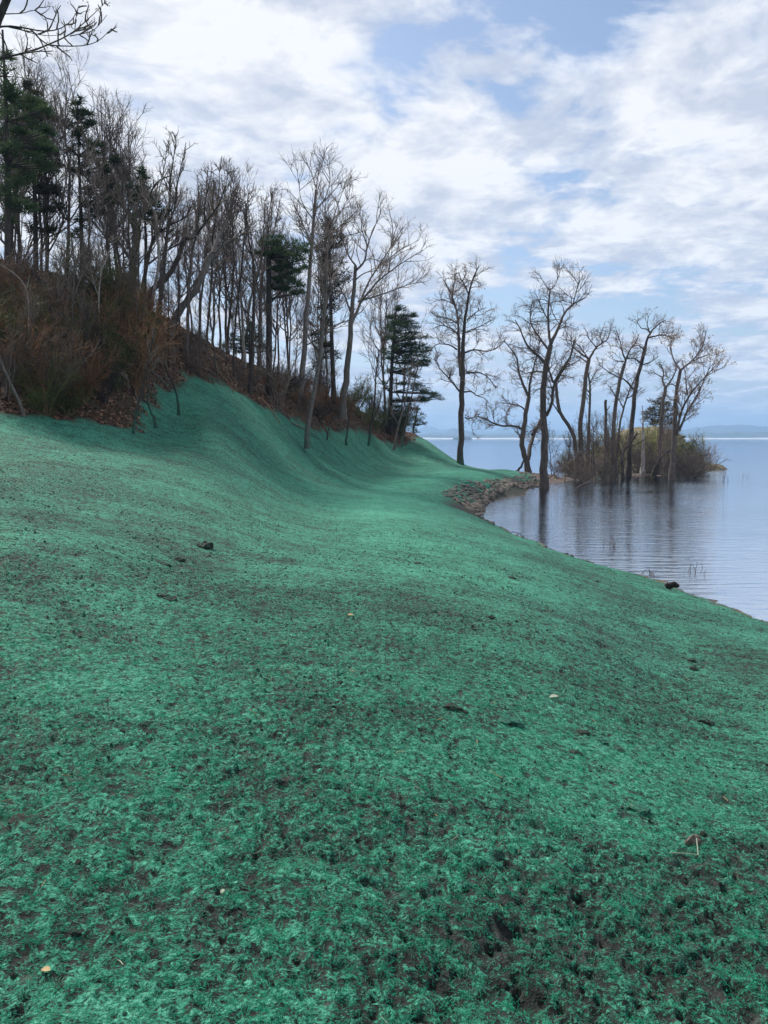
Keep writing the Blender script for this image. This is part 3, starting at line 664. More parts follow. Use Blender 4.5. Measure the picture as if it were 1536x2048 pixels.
traced_tree('outermost flooded tree fanning out wide over open water', 84,
 [([(1344,957),(1347,891),(1351,828),(1353,787),(1360.6,741)],7.5,4), ([(1360.6,741),(1345,716),(1341,691),(1343,672)],2.6,.7), ([(1360.6,741),(1386.7,720),(1405,695),(1412,666)],3,.8), ([(1353,870),(1361.7,820),(1386.7,778),(1411.7,753),(1436,726)],4,.8),
  ([(1358,862),(1376,818),(1399,784.6),(1411.7,749),(1420,735)],3.6,.8), ([(1386,722),(1410,712),(1428,706)],1.8,.6), ([(1374,790),(1372,765),(1370,742)],2.4,.8), ([(1355,775),(1345,768),(1336,770)],2,.8), ([(1412,753),(1434,740),(1450,735)],1.4,.5), ([(1362,812),(1352,795),(1350,785)],1.6,.7)],
 BANK, M_bark, M_twig, .16, skip=1)

# ---- prominent trees of the wooded bank
traced_tree('massive dark trunk with mossy bark on the hill crest', 46,
 [([(264,606),(265,546),(271,493),(272.7,458),(265.7,440)],13,8), ([(266,442),(258,430),(246,414),(238,390),(236,350)],7,1.2), ([(274,496),(280.6,467),(275,441),(286.8,430),(304,375.6),(318,358),(343,351)],6,1), ([(260,516),(243,490),(225,472),(233,450),(230,420)],5,1),
  ([(268,440),(275,410),(285,380),(290,340)],5,1)], BANK, M_moss, M_twig, 0, skip=1)
traced_tree('double-stemmed tree rising just beside the massive mossy trunk', 48,
 [([(281.5,606),(287,560),(294,528.5),(297,502),(313,467)],6,3.5), ([(313,467),(343,449),(374.6,433.6),(388,400)],3,.8), ([(297,528),(332.5,502),(369,481),(395,470)],2.8,.8), ([(305,485),(303,450),(312,420),(310,370)],3,.8)], BANK, M_bark, M_twig, 0)
traced_tree('dark limb-like trunk sweeping sideways from the hill crest', 47,
 [([(292,622),(296,590),(308,572),(329,563.6),(350,533.7),(362,500),(369,478)],8,5.5), ([(369,477.5),(388.7,475.7),(409.8,446),(438,410.7),(452,370)],5,.9), ([(410,446),(408,410),(418,370),(425,335)],2.6,.7), ([(350,533),(343,520),(330,530),(315,545)],2.2,1), ([(390,475),(392,440),(398,400),(395,350)],2.6,.7)], BANK, M_dark, M_twig, 0, skip=1)
traced_tree('pale smooth stem curving up in front of the crest trees', 44,
 [([(302.6,628),(306,590),(312,563.6),(318,528.5),(315,475.7),(309.6,423)],4.5,3), ([(309.6,423),(297,405),(285,393),(272.7,361.5)],2.4,.8), ([(310,423),(318,380),(330,330),(334,290)],2.2,.6), ([(313,450),(330,430),(336,405)],1.6,.6)], BANK, M_pale, M_twigp, 0)
traced_tree('straight reddish trunk forking high above the crest', 46,
 [([(317,645),(321,600),(325,563.6),(330.7,493),(336,454.7)],6,3.6), ([(336,455),(339.5,405),(341,352.7),(350,300),(352,270)],3,.7), ([(336.5,452),(350,419.5),(353.6,370),(365,320),(372,285)],2.8,.7), ([(330,493),(345,470),(372,455)],1.8,.6)], BANK, M_bark, M_twig, 0)
traced_tree('thick tree leaning far over from the hill crest', 47,
 [([(336,660),(352,632),(373,606),(388.7,584.7),(404.5,546),(425.6,507)],10,7.5), ([(425.6,507.4),(436,475.7),(453.7,440.6),(468,400),(475,360)],6,1), ([(427,507),(462.5,477.5),(485,470.5),(510,440)],3.4,.8), ([(426,505),(422,480),(412,455),(415,410),(424,370)],3,.8), ([(450,446),(470,425),(500,395)],2.4,.6), ([(458,430),(450,390),(455,345)],2.2,.6), ([(405,545),(396,540),(380,548)],2,.8)],
 BANK, M_grey, M_twig, 0, skip=1)
traced_tree('upright reddish stem standing in front of the leaning tree', 46, [([(373,748),(375,690),(376,600),(380,540),(384,505)],5,3.4), ([(384,505),(392,476),(397,430),(405,370)],2.6,.7), ([(379,555),(372,520),(368,480)],1.6,.6)], BANK, M_bark, M_twig, 0)
traced_tree('thin upright pole with kinked top past the leaning tree', 50, [([(397.5,695),(400,640),(403,581),(411.6,537),(414,500)],3.4,2.4), ([(414,500),(418,450),(425,400),(428,345)],2,.6)], BANK, M_bark, M_twig, 0)
traced_tree('slim twin of the kinked pole, closer to the drop', 51, [([(411,698),(416,640),(422,581),(424,528.5),(425.6,470)],3.2,2), ([(425,480),(432,430),(438,380),(440,330)],1.8,.6)], BANK, M_bark, M_twig, 0)
traced_tree('white-barked broken birch on the leafy crest', 54, [([(489,726),(486,660),(482,600),(479,530),(474,475),(473,461)],4,2.4), ([(478,520),(470,505),(464,490)],1.4,.6), ([(483,600),(460,588),(440,575)],1.5,.5)], None, M_pale)
traced_tree('dark thin pole before the white broken birch', 50, [([(467,765),(468,667),(478,580),(484,533),(488,480)],3.2,2), ([(488,480),(492,430),(497,380)],1.6,.5), ([(475,600),(462,560),(455,520)],1.4,.5)], BANK, M_dark, M_twig, 0)
traced_tree('dark upright tree rooted in the leafy slope below the birch', 49, [([(500,778),(504,720),(507,633),(510,573),(506,520)],5.5,3.4), ([(506,522),(497,480),(492,430),(488,370)],2.4,.6), ([(510,573),(522,530),(527,470),(530,400)],2.6,.6), ([(507,640),(490,620),(478,600)],1.6,.6)], BANK, M_dark, M_twig, 0)
traced_tree('mid-sized tree behind the broken-topped pine', 58, [([(519,725),(520,650),(521,600),(524,560)],5.5,3.6), ([(524,560),(532,500),(536,440),(545,385)],2.8,.6), ([(521,600),(512,560),(505,500),(498,430)],2.4,.6), ([(521,612),(545,592),(575,570),(598,545)],2.6,.7), ([(530,510),(548,460),(560,400)],1.8,.5)], BANK, M_bark, M_twig, 0)
traced_tree('towering grey tree whose crown tops the middle of the bank', 57,
 [([(595,838),(602,770),(609,710),(614,620),(620,533),(628,440),(632,380)],9,3), ([(632,380),(636,350),(640,325)],1.6,.5), ([(628,440),(612,420),(600,395),(598,360)],1.8,.5), ([(630,420),(650,400),(662,360),(655,330)],2,.5), ([(624,480),(606,460),(590,430)],1.8,.5), ([(622,500),(645,480),(668,450),(700,390)],2,.5), ([(619,540),(600,515),(585,500)],1.8,.5), ([(617,560),(640,535),(660,520)],1.8,.5), ([(613,690),(632,680),(655,665),(690,640)],2,.6)],
 BANK, M_grey, M_twig, 0, skip=0)
traced_tree('grey trunk rooted lowest on the sprayed slope, leaning outward', 49,
 [([(614,888),(617,850),(625,800),(635,750),(645,670),(651,590),(653,533)],6.5,3.6), ([(653,533),(657,483),(668,430),(690,370)],2.8,.6), ([(651,560),(640,520),(635,470)],1.6,.5), ([(650,600),(672,570),(690,530)],1.8,.5), ([(655,500),(675,470),(705,430)],1.6,.5), ([(646,650),(668,625),(690,612)],1.6,.5), ([(657,483),(650,440),(652,395)],1.5,.5)],
 BANK, M_greys, M_twig, 0, skip=0)
traced_tree('wide spreading tree whose branches reach out toward the lake', 63,
 [([(684,830),(690,770),(698,710),(701,646.5),(707,596),(711,532)],10,4), ([(712,532),(698,514.5),(685.7,481.5),(682,450)],2.6,.6), ([(711,542),(731,524.7),(734,489),(754,443),(765,415)],3,.6), ([(702,650),(716,621),(729,575),(754,537),(782,494),(806,455)],4.4,.7), ([(718.7,608),(754,563),(797,530),(845,500)],3.2,.6),
  ([(716,603),(767,588),(817.7,568),(853,563)],2.8,.6), ([(701,623.7),(691,595.7),(678,573)],3,1), ([(782,494),(786,455),(780,425)],1.8,.5), ([(734,490),(722,455),(726,420)],1.8,.5), ([(700,640),(670,650),(652,665)],2,.8), ([(754,537),(800,500),(838,480)],2,.5), ([(710,560),(730,545),(760,540)],2,.6)],
 BANK, M_grey, M_twigp, 0, skip=1)
traced_tree('forked sapling rooted on the green slope near the bluff', 62, [([(737,884),(742,850),(750,800),(752,740),(758,700)],3,1.4), ([(742,850),(758,812),(765,780)],1.4,.5)], BANK, M_darks, M_twig, 0)
traced_tree('pale crooked sapling at the foot of the bluff', 70, [([(788,893),(797,850),(812,800),(820,750),(826,715)],3,1.2), ([(797,850),(785,825),(775,800)],1.4,.5)], BANK, M_grey, M_twigp, 0)
traced_tree('thin dark sapling leaning out under the bluff pine', 74, [([(803,888),(812,845),(822,800),(832,750),(838,720)],2.8,1), ([(812,845),(826,820),(838,790)],1.2,.5)], BANK, M_darks, M_twig, 0)
traced_tree('short dead stem on the green slope below the spreading tree', 58, [([(693,883),(694,868),(696,850),(700,830)],2.8,1.4)], None, M_darks)
traced_tree('twig-thin sapling with crossed sticks on the green slope', 55, [([(654,872),(658,855),(661,838)],1.4,.6), ([(656,864),(648,852)],.8,.4)], None, M_dark)
# young growth on the near bank, rooted in or next to the sprayed hollow
traced_tree('bent dark sapling arching down into the green hollow', 35, [([(357,817),(354,790),(348,770),(335,748),(330,725)],3.2,1.6), ([(348,770),(340,760),(325,755)],1.6,.7), ([(335,748),(328,720),(335,690)],1.4,.5)], BANK, M_darks, M_twig, 0)
traced_tree('short leaning sapling rooted at the lip of the hollow', 31, [([(311,842),(303,825),(295,808),(296,780)],3.6,2), ([(295,806),(285,795),(284,770)],1.6,.7)], BANK, M_darks, M_twig, 0)
traced_tree('upright sapling where the brush meets the green crest', 29.5, [([(265,861),(270,835),(278,805),(290,760),(302,700),(310,660)],3.2,1.4), ([(278,805),(262,780),(250,750)],1.4,.6), ([(290,760),(305,735),(318,720)],1.2,.5)], BANK, M_darks, M_twig, 0)
traced_tree('leaning dead trunk at the very edge of the near crest', 26.5, [([(50,836),(40,805),(22,770),(2,722),(-10,690)],4.6,3), ([(22,770),(30,740),(28,715)],1.4,.6)], None, M_grey)
traced_tree('long grey trunk lying slantwise down the brushy hillside', 32, [([(205,822),(180,790),(150,760),(120,725),(92,690)],4.8,3), ([(150,760),(165,748),(180,740)],1.6,.7), ([(120,725),(105,722),(85,730)],1.4,.6)], None, M_grey)
traced_tree('pale bowed sapling arching over the hillside brush', 30, [([(57,655),(58,610),(54,575),(40,556),(20,540),(-5,526)],1.1,.6), ([(54,575),(60,550)],.9,.5)], None, M_pale)
traced_tree('slim stem forking low against the hillside brush', 31, [([(145,830),(147,760),(143,690),(146,600),(150,520),(142,470)],2.8,1.5), ([(143,690),(130,640),(122,600)],1.4,.5), ([(146,600),(160,560),(170,510)],1.4,.5)], BANK, M_bark, M_twig, 0)
traced_tree('pale twisted stem above the hillside brush', 33, [([(198,690),(199,640),(196,590),(204,540),(198,490)],2.2,1.2), ([(196,590),(186,560),(180,530)],1.2,.5), ([(204,540),(215,510),(228,470)],1.2,.5)], BANK, M_pale, M_twigp, 0)
traced_tree('close overhanging tree with a limb stretched across the sky', 17,
 [([(-175,900),(-150,600),(-100,330),(-40,130),(2,30),(24,-20),(60,-120)],16,8), ([(-62,150),(-20,120),(60,105),(100,88),(140,72),(170,45),(190,25),(214,2)],3.6,.6), ([(-30,60),(5,52),(40,52),(80,65),(115,62),(145,45),(158,12)],2.8,.7), ([(96,90),(125,92),(155,93),(195,86),(222,58)],1.8,.7), ([(10,28),(45,27),(70,18),(92,36)],1.4,.6), ([(140,72),(165,68),(190,60),(214,30)],1.4,.6), ([(30,55),(60,66),(95,72),(120,70)],1.4,.6), ([(150,58),(152,35),(158,10)],1.3,.6)],
 dict(n1=40, L1=.045, a1=(42, 12), up1=.1, w1=.2, n2=3, L2=.022, up2=.15, n3=3.5, L3=.012, rt=.0022, t0=.1, r1=.008, m1=90, m2=500, m3=1400), M_dark, M_bark, .04, skip=1)

# ---- conifers
def needles(rs, C_, r, n, size, flat=.4):
    """needle sprays filling one clump"""
    p = rs.normal(size=(n, 3)); p = nrm(p)*(rs.rand(n, 1)**.45); p = C_ + p*np.array([r, r, r*flat]); d = nrm((p-C_)*np.array([1, 1, .3]) + rs.normal(size=(n, 3))*r*.35 + np.array([0, 0, r*.25]))
    u = nrm(np.cross(d, rs.normal(size=(n, 3)))); s = (size*(.6+.8*rs.rand(n)))[:, None]
    V = np.stack([p-u*s*.085, p+u*s*.085, p+d*s], 1).reshape(-1, 3); return V, np.arange(n*3).reshape(-1, 3)
def conifer(label, Y, trunk, clumps, name='pine_tree', mat=M_dark, fol=M_needle, size=.30, dens=420, flat=.42, extra=(), dead=0, spread=.6):
    """clumps: (px, py, radius px) foliage masses hung on limbs from the trunk; real depth scatter"""
    TREE_N[0] += 1; rs = np.random.RandomState(2000+TREE_N[0]); sc = Y/FPX
    pp, ra, rb = trunk; w = resample([at(p[0], p[1], Y) for p in pp], 14); root = w[0].copy(); w[0, 2] -= .3
    r = np.linspace(ra, rb, 14)*sc; r[0] *= 1.3
    aT = Acc(); V, F = tubes(w[None]-root, r[None], 8); aT.put(V, F); aN = Acc(); aB = Acc(); L = []; LR = []
    for ci, (cx, cy, cr) in enumerate(clumps):
        k = np.argmin(np.abs(w[:, 2] - at(cx, cy+cr*.6, Y)[2])); off = (cx - (768 + w[k, 0]/Y*FPX))*sc
        dY = rs.uniform(-1, 1)*max(cr*sc*2.0, abs(off)*.7, .8); c = np.array(at(cx, cy, Y+dY)); R = cr*sc
        ntw = 4
        for _ in range(ntw):
            c2 = c + rs.normal(size=3)*np.array([R*.6, R*.6, R*.42]); V, F = needles(rs, c2-root, R*rs.uniform(.5, .85), int(dens/ntw*max(.5, min(2.2, R*R*1.2))), size, flat*1.25); aN.put(V, F)
            s = w[k]; mid = s*.45+c2*.55 + np.array([0, 0, -.1*R]); L.append(resample([s, mid, c2], 6)); LR.append(np.linspace(.055, .015, 6))
    for (pp2, a, b) in extra:
        L.append(resample([at(p[0], p[1], Y+i*.3) for i, p in enumerate(pp2)], 6)); LR.append(np.linspace(a, b, 6)*sc)
    for _ in range(dead):
        k = rs.randint(3, 12); s = w[k]; an = rs.uniform(0, 2*pi); ln = rs.uniform(.6, 2.0); e = s+np.array([cos(an)*ln, sin(an)*ln, rs.uniform(-.2, .2)]); L.append(resample([s, (s+e)/2+[0, 0, .05], e], 6)); LR.append(np.linspace(.025, .006, 6))
    o = thing(name, root, label, 'tree'); V, F = tubes(np.array(L)-root, np.array(LR), 4); aT.put(V, F); add('trunk', aT.mesh('trunk', mat), o); add('crown', aN.mesh('crown', fol, False), o); return o
conifer('broken-topped pine with dark foliage blown to one side', 52, ([(538,782),(538,690),(538,600),(537,514)],6.5,5.2),
 [(538,473,14),(526,490,13),(552,482,14),(566,492,14),(545,500,13),(588,497,14),(604,492,13),(583,512,14),(560,515,12),(596,520,13),(556,533,10),(573,532,13),(603,541,12),(591,548,12),(575,556,11),(556,562,8),(585,566,11),(602,576,11),(570,575,8),(592,586,9),(612,505,10),(524,508,9)],
 extra=[([(538,517),(556,520),(575,522)],2.6,1.2), ([(538,608),(556,590),(575,568)],2.6,1)], dead=8)
conifer('brown-tinged conifer with a pointed crown among bare branches', 64, ([(668,800),(664,700),(661,600),(659,500),(657,440)],5,1.6),
 [(657,440,7),(653,452,8),(662,458,9),(651,470,10),(664,476,11),(656,490,13),(668,495,12),(646,505,12),(660,512,14),(676,470,8),(681,488,9),(648,525,14),(668,530,15),(655,545,15),(673,550,14),(645,560,13),(664,568,14),(682,566,12),(652,585,12),(672,590,11),(640,610,10),(664,615,9),(648,640,9),(630,670,8),(655,690,8)],
 name='spruce_tree', fol=M_needleb, size=.36, dens=300, flat=.7, dead=10)
conifer('layered green pine leaning out at the end of the bluff', 80, ([(779,884),(781,800),(784,720),(788,660),(792,624)],5.5,1.8),
 [(794,618,9.6),(789,630,14.4),(800,632,14.4),(783,645,16.8),(798,648,18.0),(812,655,14.4),(822,644,9.6),(830,632,7.2),(784,662,16.8),(802,668,19.2),(818,665,14.4),(790,682,14.4),(808,686,16.8),(826,682,12.0),(838,676,12.0),(845,690,10.8),(780,700,12.0),(800,702,14.4),(820,704,16.8),(838,700,13.2),(848,708,9.6),(790,722,9.6),(812,722,14.4),(832,724,14.4),(846,730,10.8),(852,724,7.2),(778,745,9.6),(802,742,10.8),(824,748,9.6),(770,770,10.8),(800,765,12.0),(826,772,13.2),(846,778,13.2),(860,784,10.8),(870,795,8.4),(842,794,12.0),(856,802,9.6),(805,792,10.8),(820,810,9.6),(786,810,9.6)],
 size=.32, dens=560, flat=.36, dead=8)
conifer('ragged pine poking up behind the mossy crest trunk', 50, ([(163,640),(164,560),(163,450),(158,330),(155,210)],5.5,1.6),
 [(155,205,6),(152,222,9),(160,236,10),(172,228,7),(148,250,10),(168,256,10),(158,275,12),(180,245,8),(176,282,12),(192,290,10),(146,300,11),(190,308,13),(205,330,11),(168,325,12),(215,338,8),(150,345,10),(200,365,10),(180,352,10),(232,322,6),(225,372,9),(188,395,13),(215,395,14),(170,410,10),(232,402,9),(160,440,11),(195,425,12),(150,470,10),(178,520,13),(190,545,14),(180,575,13),(172,600,11),(196,575,10)],
 size=.36, dens=300, flat=.5, dead=8)
conifer('small green pine crown tangled in the mossy crest trunk', 47.5, ([(290,640),(290,560),(292,470),(288,400),(284,350)],4,1.4),
 [(284,345,7),(288,360,9),(278,375,10),(292,382,10),(300,395,11),(282,402,10),(310,412,11),(290,420,11),(270,395,8),(298,432,10),(276,428,9),(318,432,8),(330,422,7),(326,440,7)],
 size=.32, dens=300, flat=.6, dead=5)
conifer('dense dark pine filling the upper corner of the wood', 40, ([(14,640),(16,500),(15,350),(12,200),(5,60)],8,2),
 [(2,110,14),(14,150,16),(30,185,16),(5,190,18),(48,205,16),(70,200,14),(20,225,20),(55,235,18),(85,225,12),(5,260,20),(35,265,20),(70,268,18),(92,262,10),(12,300,20),(45,305,20),(75,300,16),(20,340,20),(55,345,20),(30,375,18),(60,372,16),(5,385,16),(85,330,12),(30,410,14),(60,415,12),(10,440,14),(95,300,8)],
 size=.32, dens=420, flat=.5, fol=M_needle, dead=8)
conifer('brown-green hemlock thicket tree behind the dense dark pine', 46, ([(70,620),(72,500),(70,400),(66,300),(60,180)],6,2),
 [(58,170,8),(66,190,12),(50,205,12),(78,215,12),(62,235,14),(88,240,10),(45,255,14),(80,270,14),(98,262,8),(60,290,15),(95,300,10),(75,320,14),(50,340,14),(95,340,12),(110,325,8),(75,370,14),(100,385,12),(55,400,14),(85,420,12),(110,415,10),(120,380,8),(70,455,12),(100,460,10)],
 name='hemlock_tree', fol=M_needleb, size=.34, dens=360, flat=.5, dead=8)
conifer('bushy young pine on the skyline beside the broken birch', 58, ([(500,735),(500,700),(499,665),(500,640)],3,1),
 [(500,645,7),(494,658,10),(507,662,10),(486,672,11),(500,678,12),(515,675,9),(478,688,11),(494,695,12),(512,692,11),(462,680,7),(456,692,8),(470,700,9),(526,690,8),(535,700,8)],
 size=.32, dens=260, flat=.7)
conifer('low dark pine sapling beneath the wide spreading tree', 66, ([(640,770),(641,730),(643,700),(645,670)],2.6,1),
 [(645,668,6),(638,680,9),(650,690,9),(634,700,9),(656,702,7),(642,715,10),(660,650,7),(655,640,6),(672,710,7),(630,735,8)],
 size=.34, dens=240, flat=.5)
conifer('dark flat-topped cedar on top of the rocky islet', 108, ([(1322,862),(1322,840),(1322,820),(1321,805)],4,1.6),
 [(1318,803,9),(1332,806,9),(1306,812,10),(1322,815,12),(1340,818,9),(1297,825,10),(1312,828,12),(1330,828,12),(1344,832,9),(1290,838,8),(1304,842,10),(1320,842,12),(1338,844,10)],
 name='cedar_tree', size=.5, dens=300, flat=.5, fol=M_needleb)
conifer('small evergreen growing from the tip of the bluff', 90, ([(826,872),(828,852),(832,832),(836,818)],2,.8),
 [(832,818,6),(838,826,7),(828,834,8),(842,838,7),(834,848,8),(824,850,7),(846,848,5),(830,862,7)], size=.36, dens=170, flat=.5, fol=M_ever)

# ---- the rest of the stand: slender bare trees and saplings grown from a few forms, each tree an object with its own trunk and crown
def arch_tree(seed, H, nl, lean, spread):
    rs = np.random.RandomState(seed); a = rs.uniform(0, 2*pi)
    zt = np.linspace(0, H*.97, 14); w = np.cumsum(rs.normal(size=(14, 2))*.07, 0); w[0] = 0
    tr = np.stack([w[:, 0]+lean*H*cos(a)*(zt/H)**1.5, w[:, 1]+lean*H*sin(a)*(zt/H)**1.5, zt], 1); tr[0, 2] = -.5
    R = np.interp(zt, [0, H*.5, H], [H*.0095, H*.0058, .012]); SK = [tr]; SR = [R]
    for _ in range(nl):
        k = rs.randint(4, 11); an = rs.uniform(0, 2*pi); ln = H*rs.uniform(.2, .42)*(1-(k-4)/14)
        t = np.linspace(0, 1, 6)[:, None]; d = np.array([cos(an)*spread, sin(an)*spread, 1.0]); p = tr[k] + d/np.linalg.norm(d)*ln*t + np.array([cos(an), sin(an), 0])*ln*.18*np.sin(t*pi) + rs.normal(size=(6, 3))*.06*t
        SK.append(resample(p, 14)); SR.append(np.linspace(R[k]*.6, .010, 14))
    SK = np.array(SK); SR = np.array(SR); aT = Acc(); V, F = tubes(SK, SR, 6); aT.put(V, F); tw = Acc()
    s0 = np.concatenate([SK[1:], resample(tr[5:], 14)[None]]); r0 = np.concatenate([SR[1:], np.interp(np.linspace(5, 13, 14), np.arange(14), R)[None]])
    st = dict(BANK); st.update(m1=46, m2=420, m3=1350, L1=.18, L2=.08, L3=.04, n2=2.4, n3=3.2, up1=.3)
    branches(rs, s0, r0, H, st, tw, tw)
    return aT, tw
ARCH = []
for i, (H, nl, ln, sp_) in enumerate([(14, 6, .03, .5), (15, 8, .06, .6), (13, 5, .10, .45), (16, 7, .02, .4), (12, 9, .05, .75), (14, 4, .14, .4)]):
    aT, tw = arch_tree(50+i, H, nl, ln, sp_)
    ARCH.append((H, aT, tw))
def arch_mesh(i, mt, mc):
    H, aT, tw = ARCH[i]; k = ('a', i, mt.name, mc.name)
    if k not in CACHE: CACHE[k] = (aT.mesh('trunk', mt), tw.mesh('crown', mc))
    return H, CACHE[k]
CACHE = {}
def put_thing(name, loc, meshes, names, label, cat, group, rz, sc, tilt=(0, 0)):
    o = thing(name, loc, label, cat, group); o.rotation_euler = (tilt[0], tilt[1], rz); o.scale = sc
    for n_, me in zip(names, meshes): add(n_, me, o)
    return o
rs = np.random.RandomState(11)
OUTL = np.array([(-260,40),(-100,60),(0,60),(120,95),(180,120),(270,205),(350,250),(400,325),(430,312),(500,338),(560,388),(600,410),(650,400),(700,400),(760,440),(830,510),(850,640)], float)
CRY = np.array([(-260,37),(0,40),(280,47),(450,54),(600,64),(700,74),(800,85),(840,92)], float)
combos = [(M_bark, M_twig), (M_dark, M_twig), (M_bark, M_twigp), (M_grey, M_twigp)]
MARKS = [(-60, 'in the wood before the dense dark pine begins'), (50, 'around the dense dark pine in the corner'), (125, 'around the brown-green hemlock'), (225, 'around the ragged crest pine'), (290, 'close to the massive mossy trunk'), (365, 'behind the sideways-sweeping dark trunk'), (440, 'beyond the thick leaning tree'),
         (510, 'near the white broken birch'), (580, 'around the broken-topped pine'), (655, 'behind the towering grey tree'), (760, 'behind the wide spreading tree'), (2000, 'behind the layered bluff pine')]
def mark(px):
    return next(t for p, t in MARKS if px < p)
nfill = 0
for px in np.concatenate([rs.uniform(-240, 0, 7), rs.uniform(0, 300, 19), rs.uniform(300, 560, 13), rs.uniform(560, 825, 9)]):
    Yd = np.interp(px, CRY[:, 0], CRY[:, 1]) + rs.uniform(0, 16); x = ray(px, 800)[0]*Yd; z = gh(x, Yd)
    top = np.interp(px, OUTL[:, 0], OUTL[:, 1]) + (rs.rand()**1.3)*150; H = at(px, top, Yd)[2]-z
    H = max(4.0, min(H, 19)); i = rs.randint(6); mt, mc = combos[rs.choice(4, p=[.45, .25, .2, .1])]
    h0, ms = arch_mesh(i, mt, mc); k = H/h0; th = k*rs.uniform(.75, 1.0)
    hw = 'tall' if H > 13 else 'mid-height' if H > 9 else 'short'
    cw = 'pale grey' if mt is M_grey else 'blackish' if mt is M_dark else 'pale-twigged' if mc is M_twigp else 'brown'
    lab = '%s %s bare tree %s' % (hw, cw, mark(px)); grp = '%s %s trees %s' % (hw, cw, mark(px))
    put_thing('bare_tree', (x, Yd, z-.1), ms, ('trunk', 'crown'), lab, 'tree', grp, rs.uniform(0, 6.28), (th, th, k), (rs.normal()*.03, rs.normal()*.04+.03)); nfill += 1

# ---- shrubs
def arch_shrub(seed, H, ns, spread, fine=1.0):
    rs = np.random.RandomState(seed); SK = []; SR = []
    for _ in range(ns):
        an = rs.uniform(0, 2*pi); t = np.linspace(0, 1, 8)[:, None]; ln = H*rs.uniform(.6, 1.05); d = np.array([cos(an)*spread*rs.uniform(.2, 1), sin(an)*spread*rs.uniform(.2, 1), 1.0])
        p = rs.normal(size=3)*[.12, .12, 0] + d/np.linalg.norm(d)*ln*t + rs.normal(size=(8, 3)).cumsum(0)*.035*H/2.5
        p[0, 2] = -.3; SK.append(p); SR.append(np.linspace(.022*H/2.5, .006, 8))
    SK = np.array(SK); SR = np.array(SR); tr = Acc(); V, F = tubes(SK, SR, 4); tr.put(V, F); tw = Acc()
    Q1, R1 = spawn(rs, SK, SR, 3.4*fine, .1, H*.34, (40, 15), .18, .25, 5, .010, .005, nmax=160); V, F = tubes(Q1, R1, 3); tw.put(V, F)
    Q2, R2 = spawn(rs, Q1, R1, 5.0*fine, .1, H*.17, (42, 15), .12, .25, 3, .007, .0045, nmax=420); V, F = tubes(Q2, R2, 3); tw.put(V, F)
    return tr, tw, np.concatenate([Q2[:, -1], Q2[:, 1], Q1[:, -1]])
SH = [arch_shrub(80+i, 2.5, n, sp_) for i, (n, sp_) in enumerate([(9, .6), (12, .9), (7, .4), (14, 1.2)])]
def shrub_mesh(i, mt, leaf=None):
    k = ('s', i, mt.name, leaf.name if leaf else '')
    if k not in CACHE:
        tr, tw, tips = SH[i]; L = [tr.mesh('stems', mt), tw.mesh('crown', mt)]
        if leaf:
            rs_ = np.random.RandomState(i+5); V, F = leaf_quads(rs_, tips, .075, 2, .07, .1); L.append(mesh_np('leaves', V, F, leaf, False))
        CACHE[k] = L
    return CACHE[k]
SN = ('stems', 'crown', 'leaves')
def shrubs(n, fpx, fpy, tints, hr, lab, grp, y_off=0, zmin=.2):
    for _ in range(n):
        px, py = fpx(), fpy(); g = ground_at(px, py)
        if g[1] > 130 or g[2] < zmin or side_dist(g[:1], g[1:2], EDGE)[0] < .35: continue
        mt, leaf, word = tints[rs.randint(len(tints))]; H = rs.uniform(*hr); k = H/2.5
        hw = 'low' if H < 1.9 else 'tall' if H > 3 else 'mid-sized'; lw = hw + ' ' + lab % word + ', ' + SMARK(px, py)
        put_thing('shrub', g, shrub_mesh(rs.randint(4), mt, leaf), SN, lw, 'shrub', hw + ' ' + grp % word + ' ' + SMARK(px, py), rs.uniform(0, 6.28), (k*rs.uniform(.8, 1.2),)*2+(k,), (rs.normal()*.12, rs.normal()*.12))
U = rs.uniform
def SMARK(px, py):
    a = 'high up' if py < 690 else 'low down'
    if px < 300: return a + (' by the leaning dead trunk' if px < 90 else ' by the long slanting trunk' if px < 190 else ' by the hollow')
    if px < 560: return 'below the birch' if px > 440 else 'below the leaning tree'
    if px < 700: return 'by the towering grey tree' if px < 640 else 'by the spreading tree'
    return 'toward the bluff tip' if px > 765 else 'on its inner side'
T_mix = [(M_twig, None, 'brown'), (M_rust, None, 'rust-coloured'), (M_olive, None, 'olive'), (M_dark, None, 'dark')]
shrubs(52, lambda: U(0, 250), lambda: U(560, 822), T_mix, (1.3, 3.0), '%s bare shrub on the brown hillside', '%s shrubs in the hillside thicket')
shrubs(24, lambda: U(190, 300), lambda: U(640, 800), [(M_rust, None, 'rust-coloured'), (M_olive, M_ever, 'olive-leaved'), (M_rust, None, 'rust-coloured')], (2.0, 3.8), '%s bush above the green hollow', '%s shrubs overhanging the green hollow')
shrubs(26, lambda: U(560, 700), lambda: U(775, 850), T_mix[:2]+[(M_dark, None, 'dark')], (1.4, 3.2), '%s bare shrub among the bank trunks', '%s shrubs among trunks on the middle bank')
shrubs(44, lambda: U(690, 832), lambda: U(810, 880), [(M_rust, None, 'rust-coloured'), (M_olive, M_ever, 'olive-leaved'), (M_dark, M_ever, 'dark evergreen')], (1.6, 4.2), '%s shrub under the bluff pine', '%s shrubs under the bluff pine')
shrubs(18, lambda: U(340, 560), lambda: U(690, 790), T_mix[:1]+[(M_twigp, None, 'pale')], (1.0, 2.2), '%s thin shrub on the leafy slope', '%s shrubs on the leaf-strewn slope')
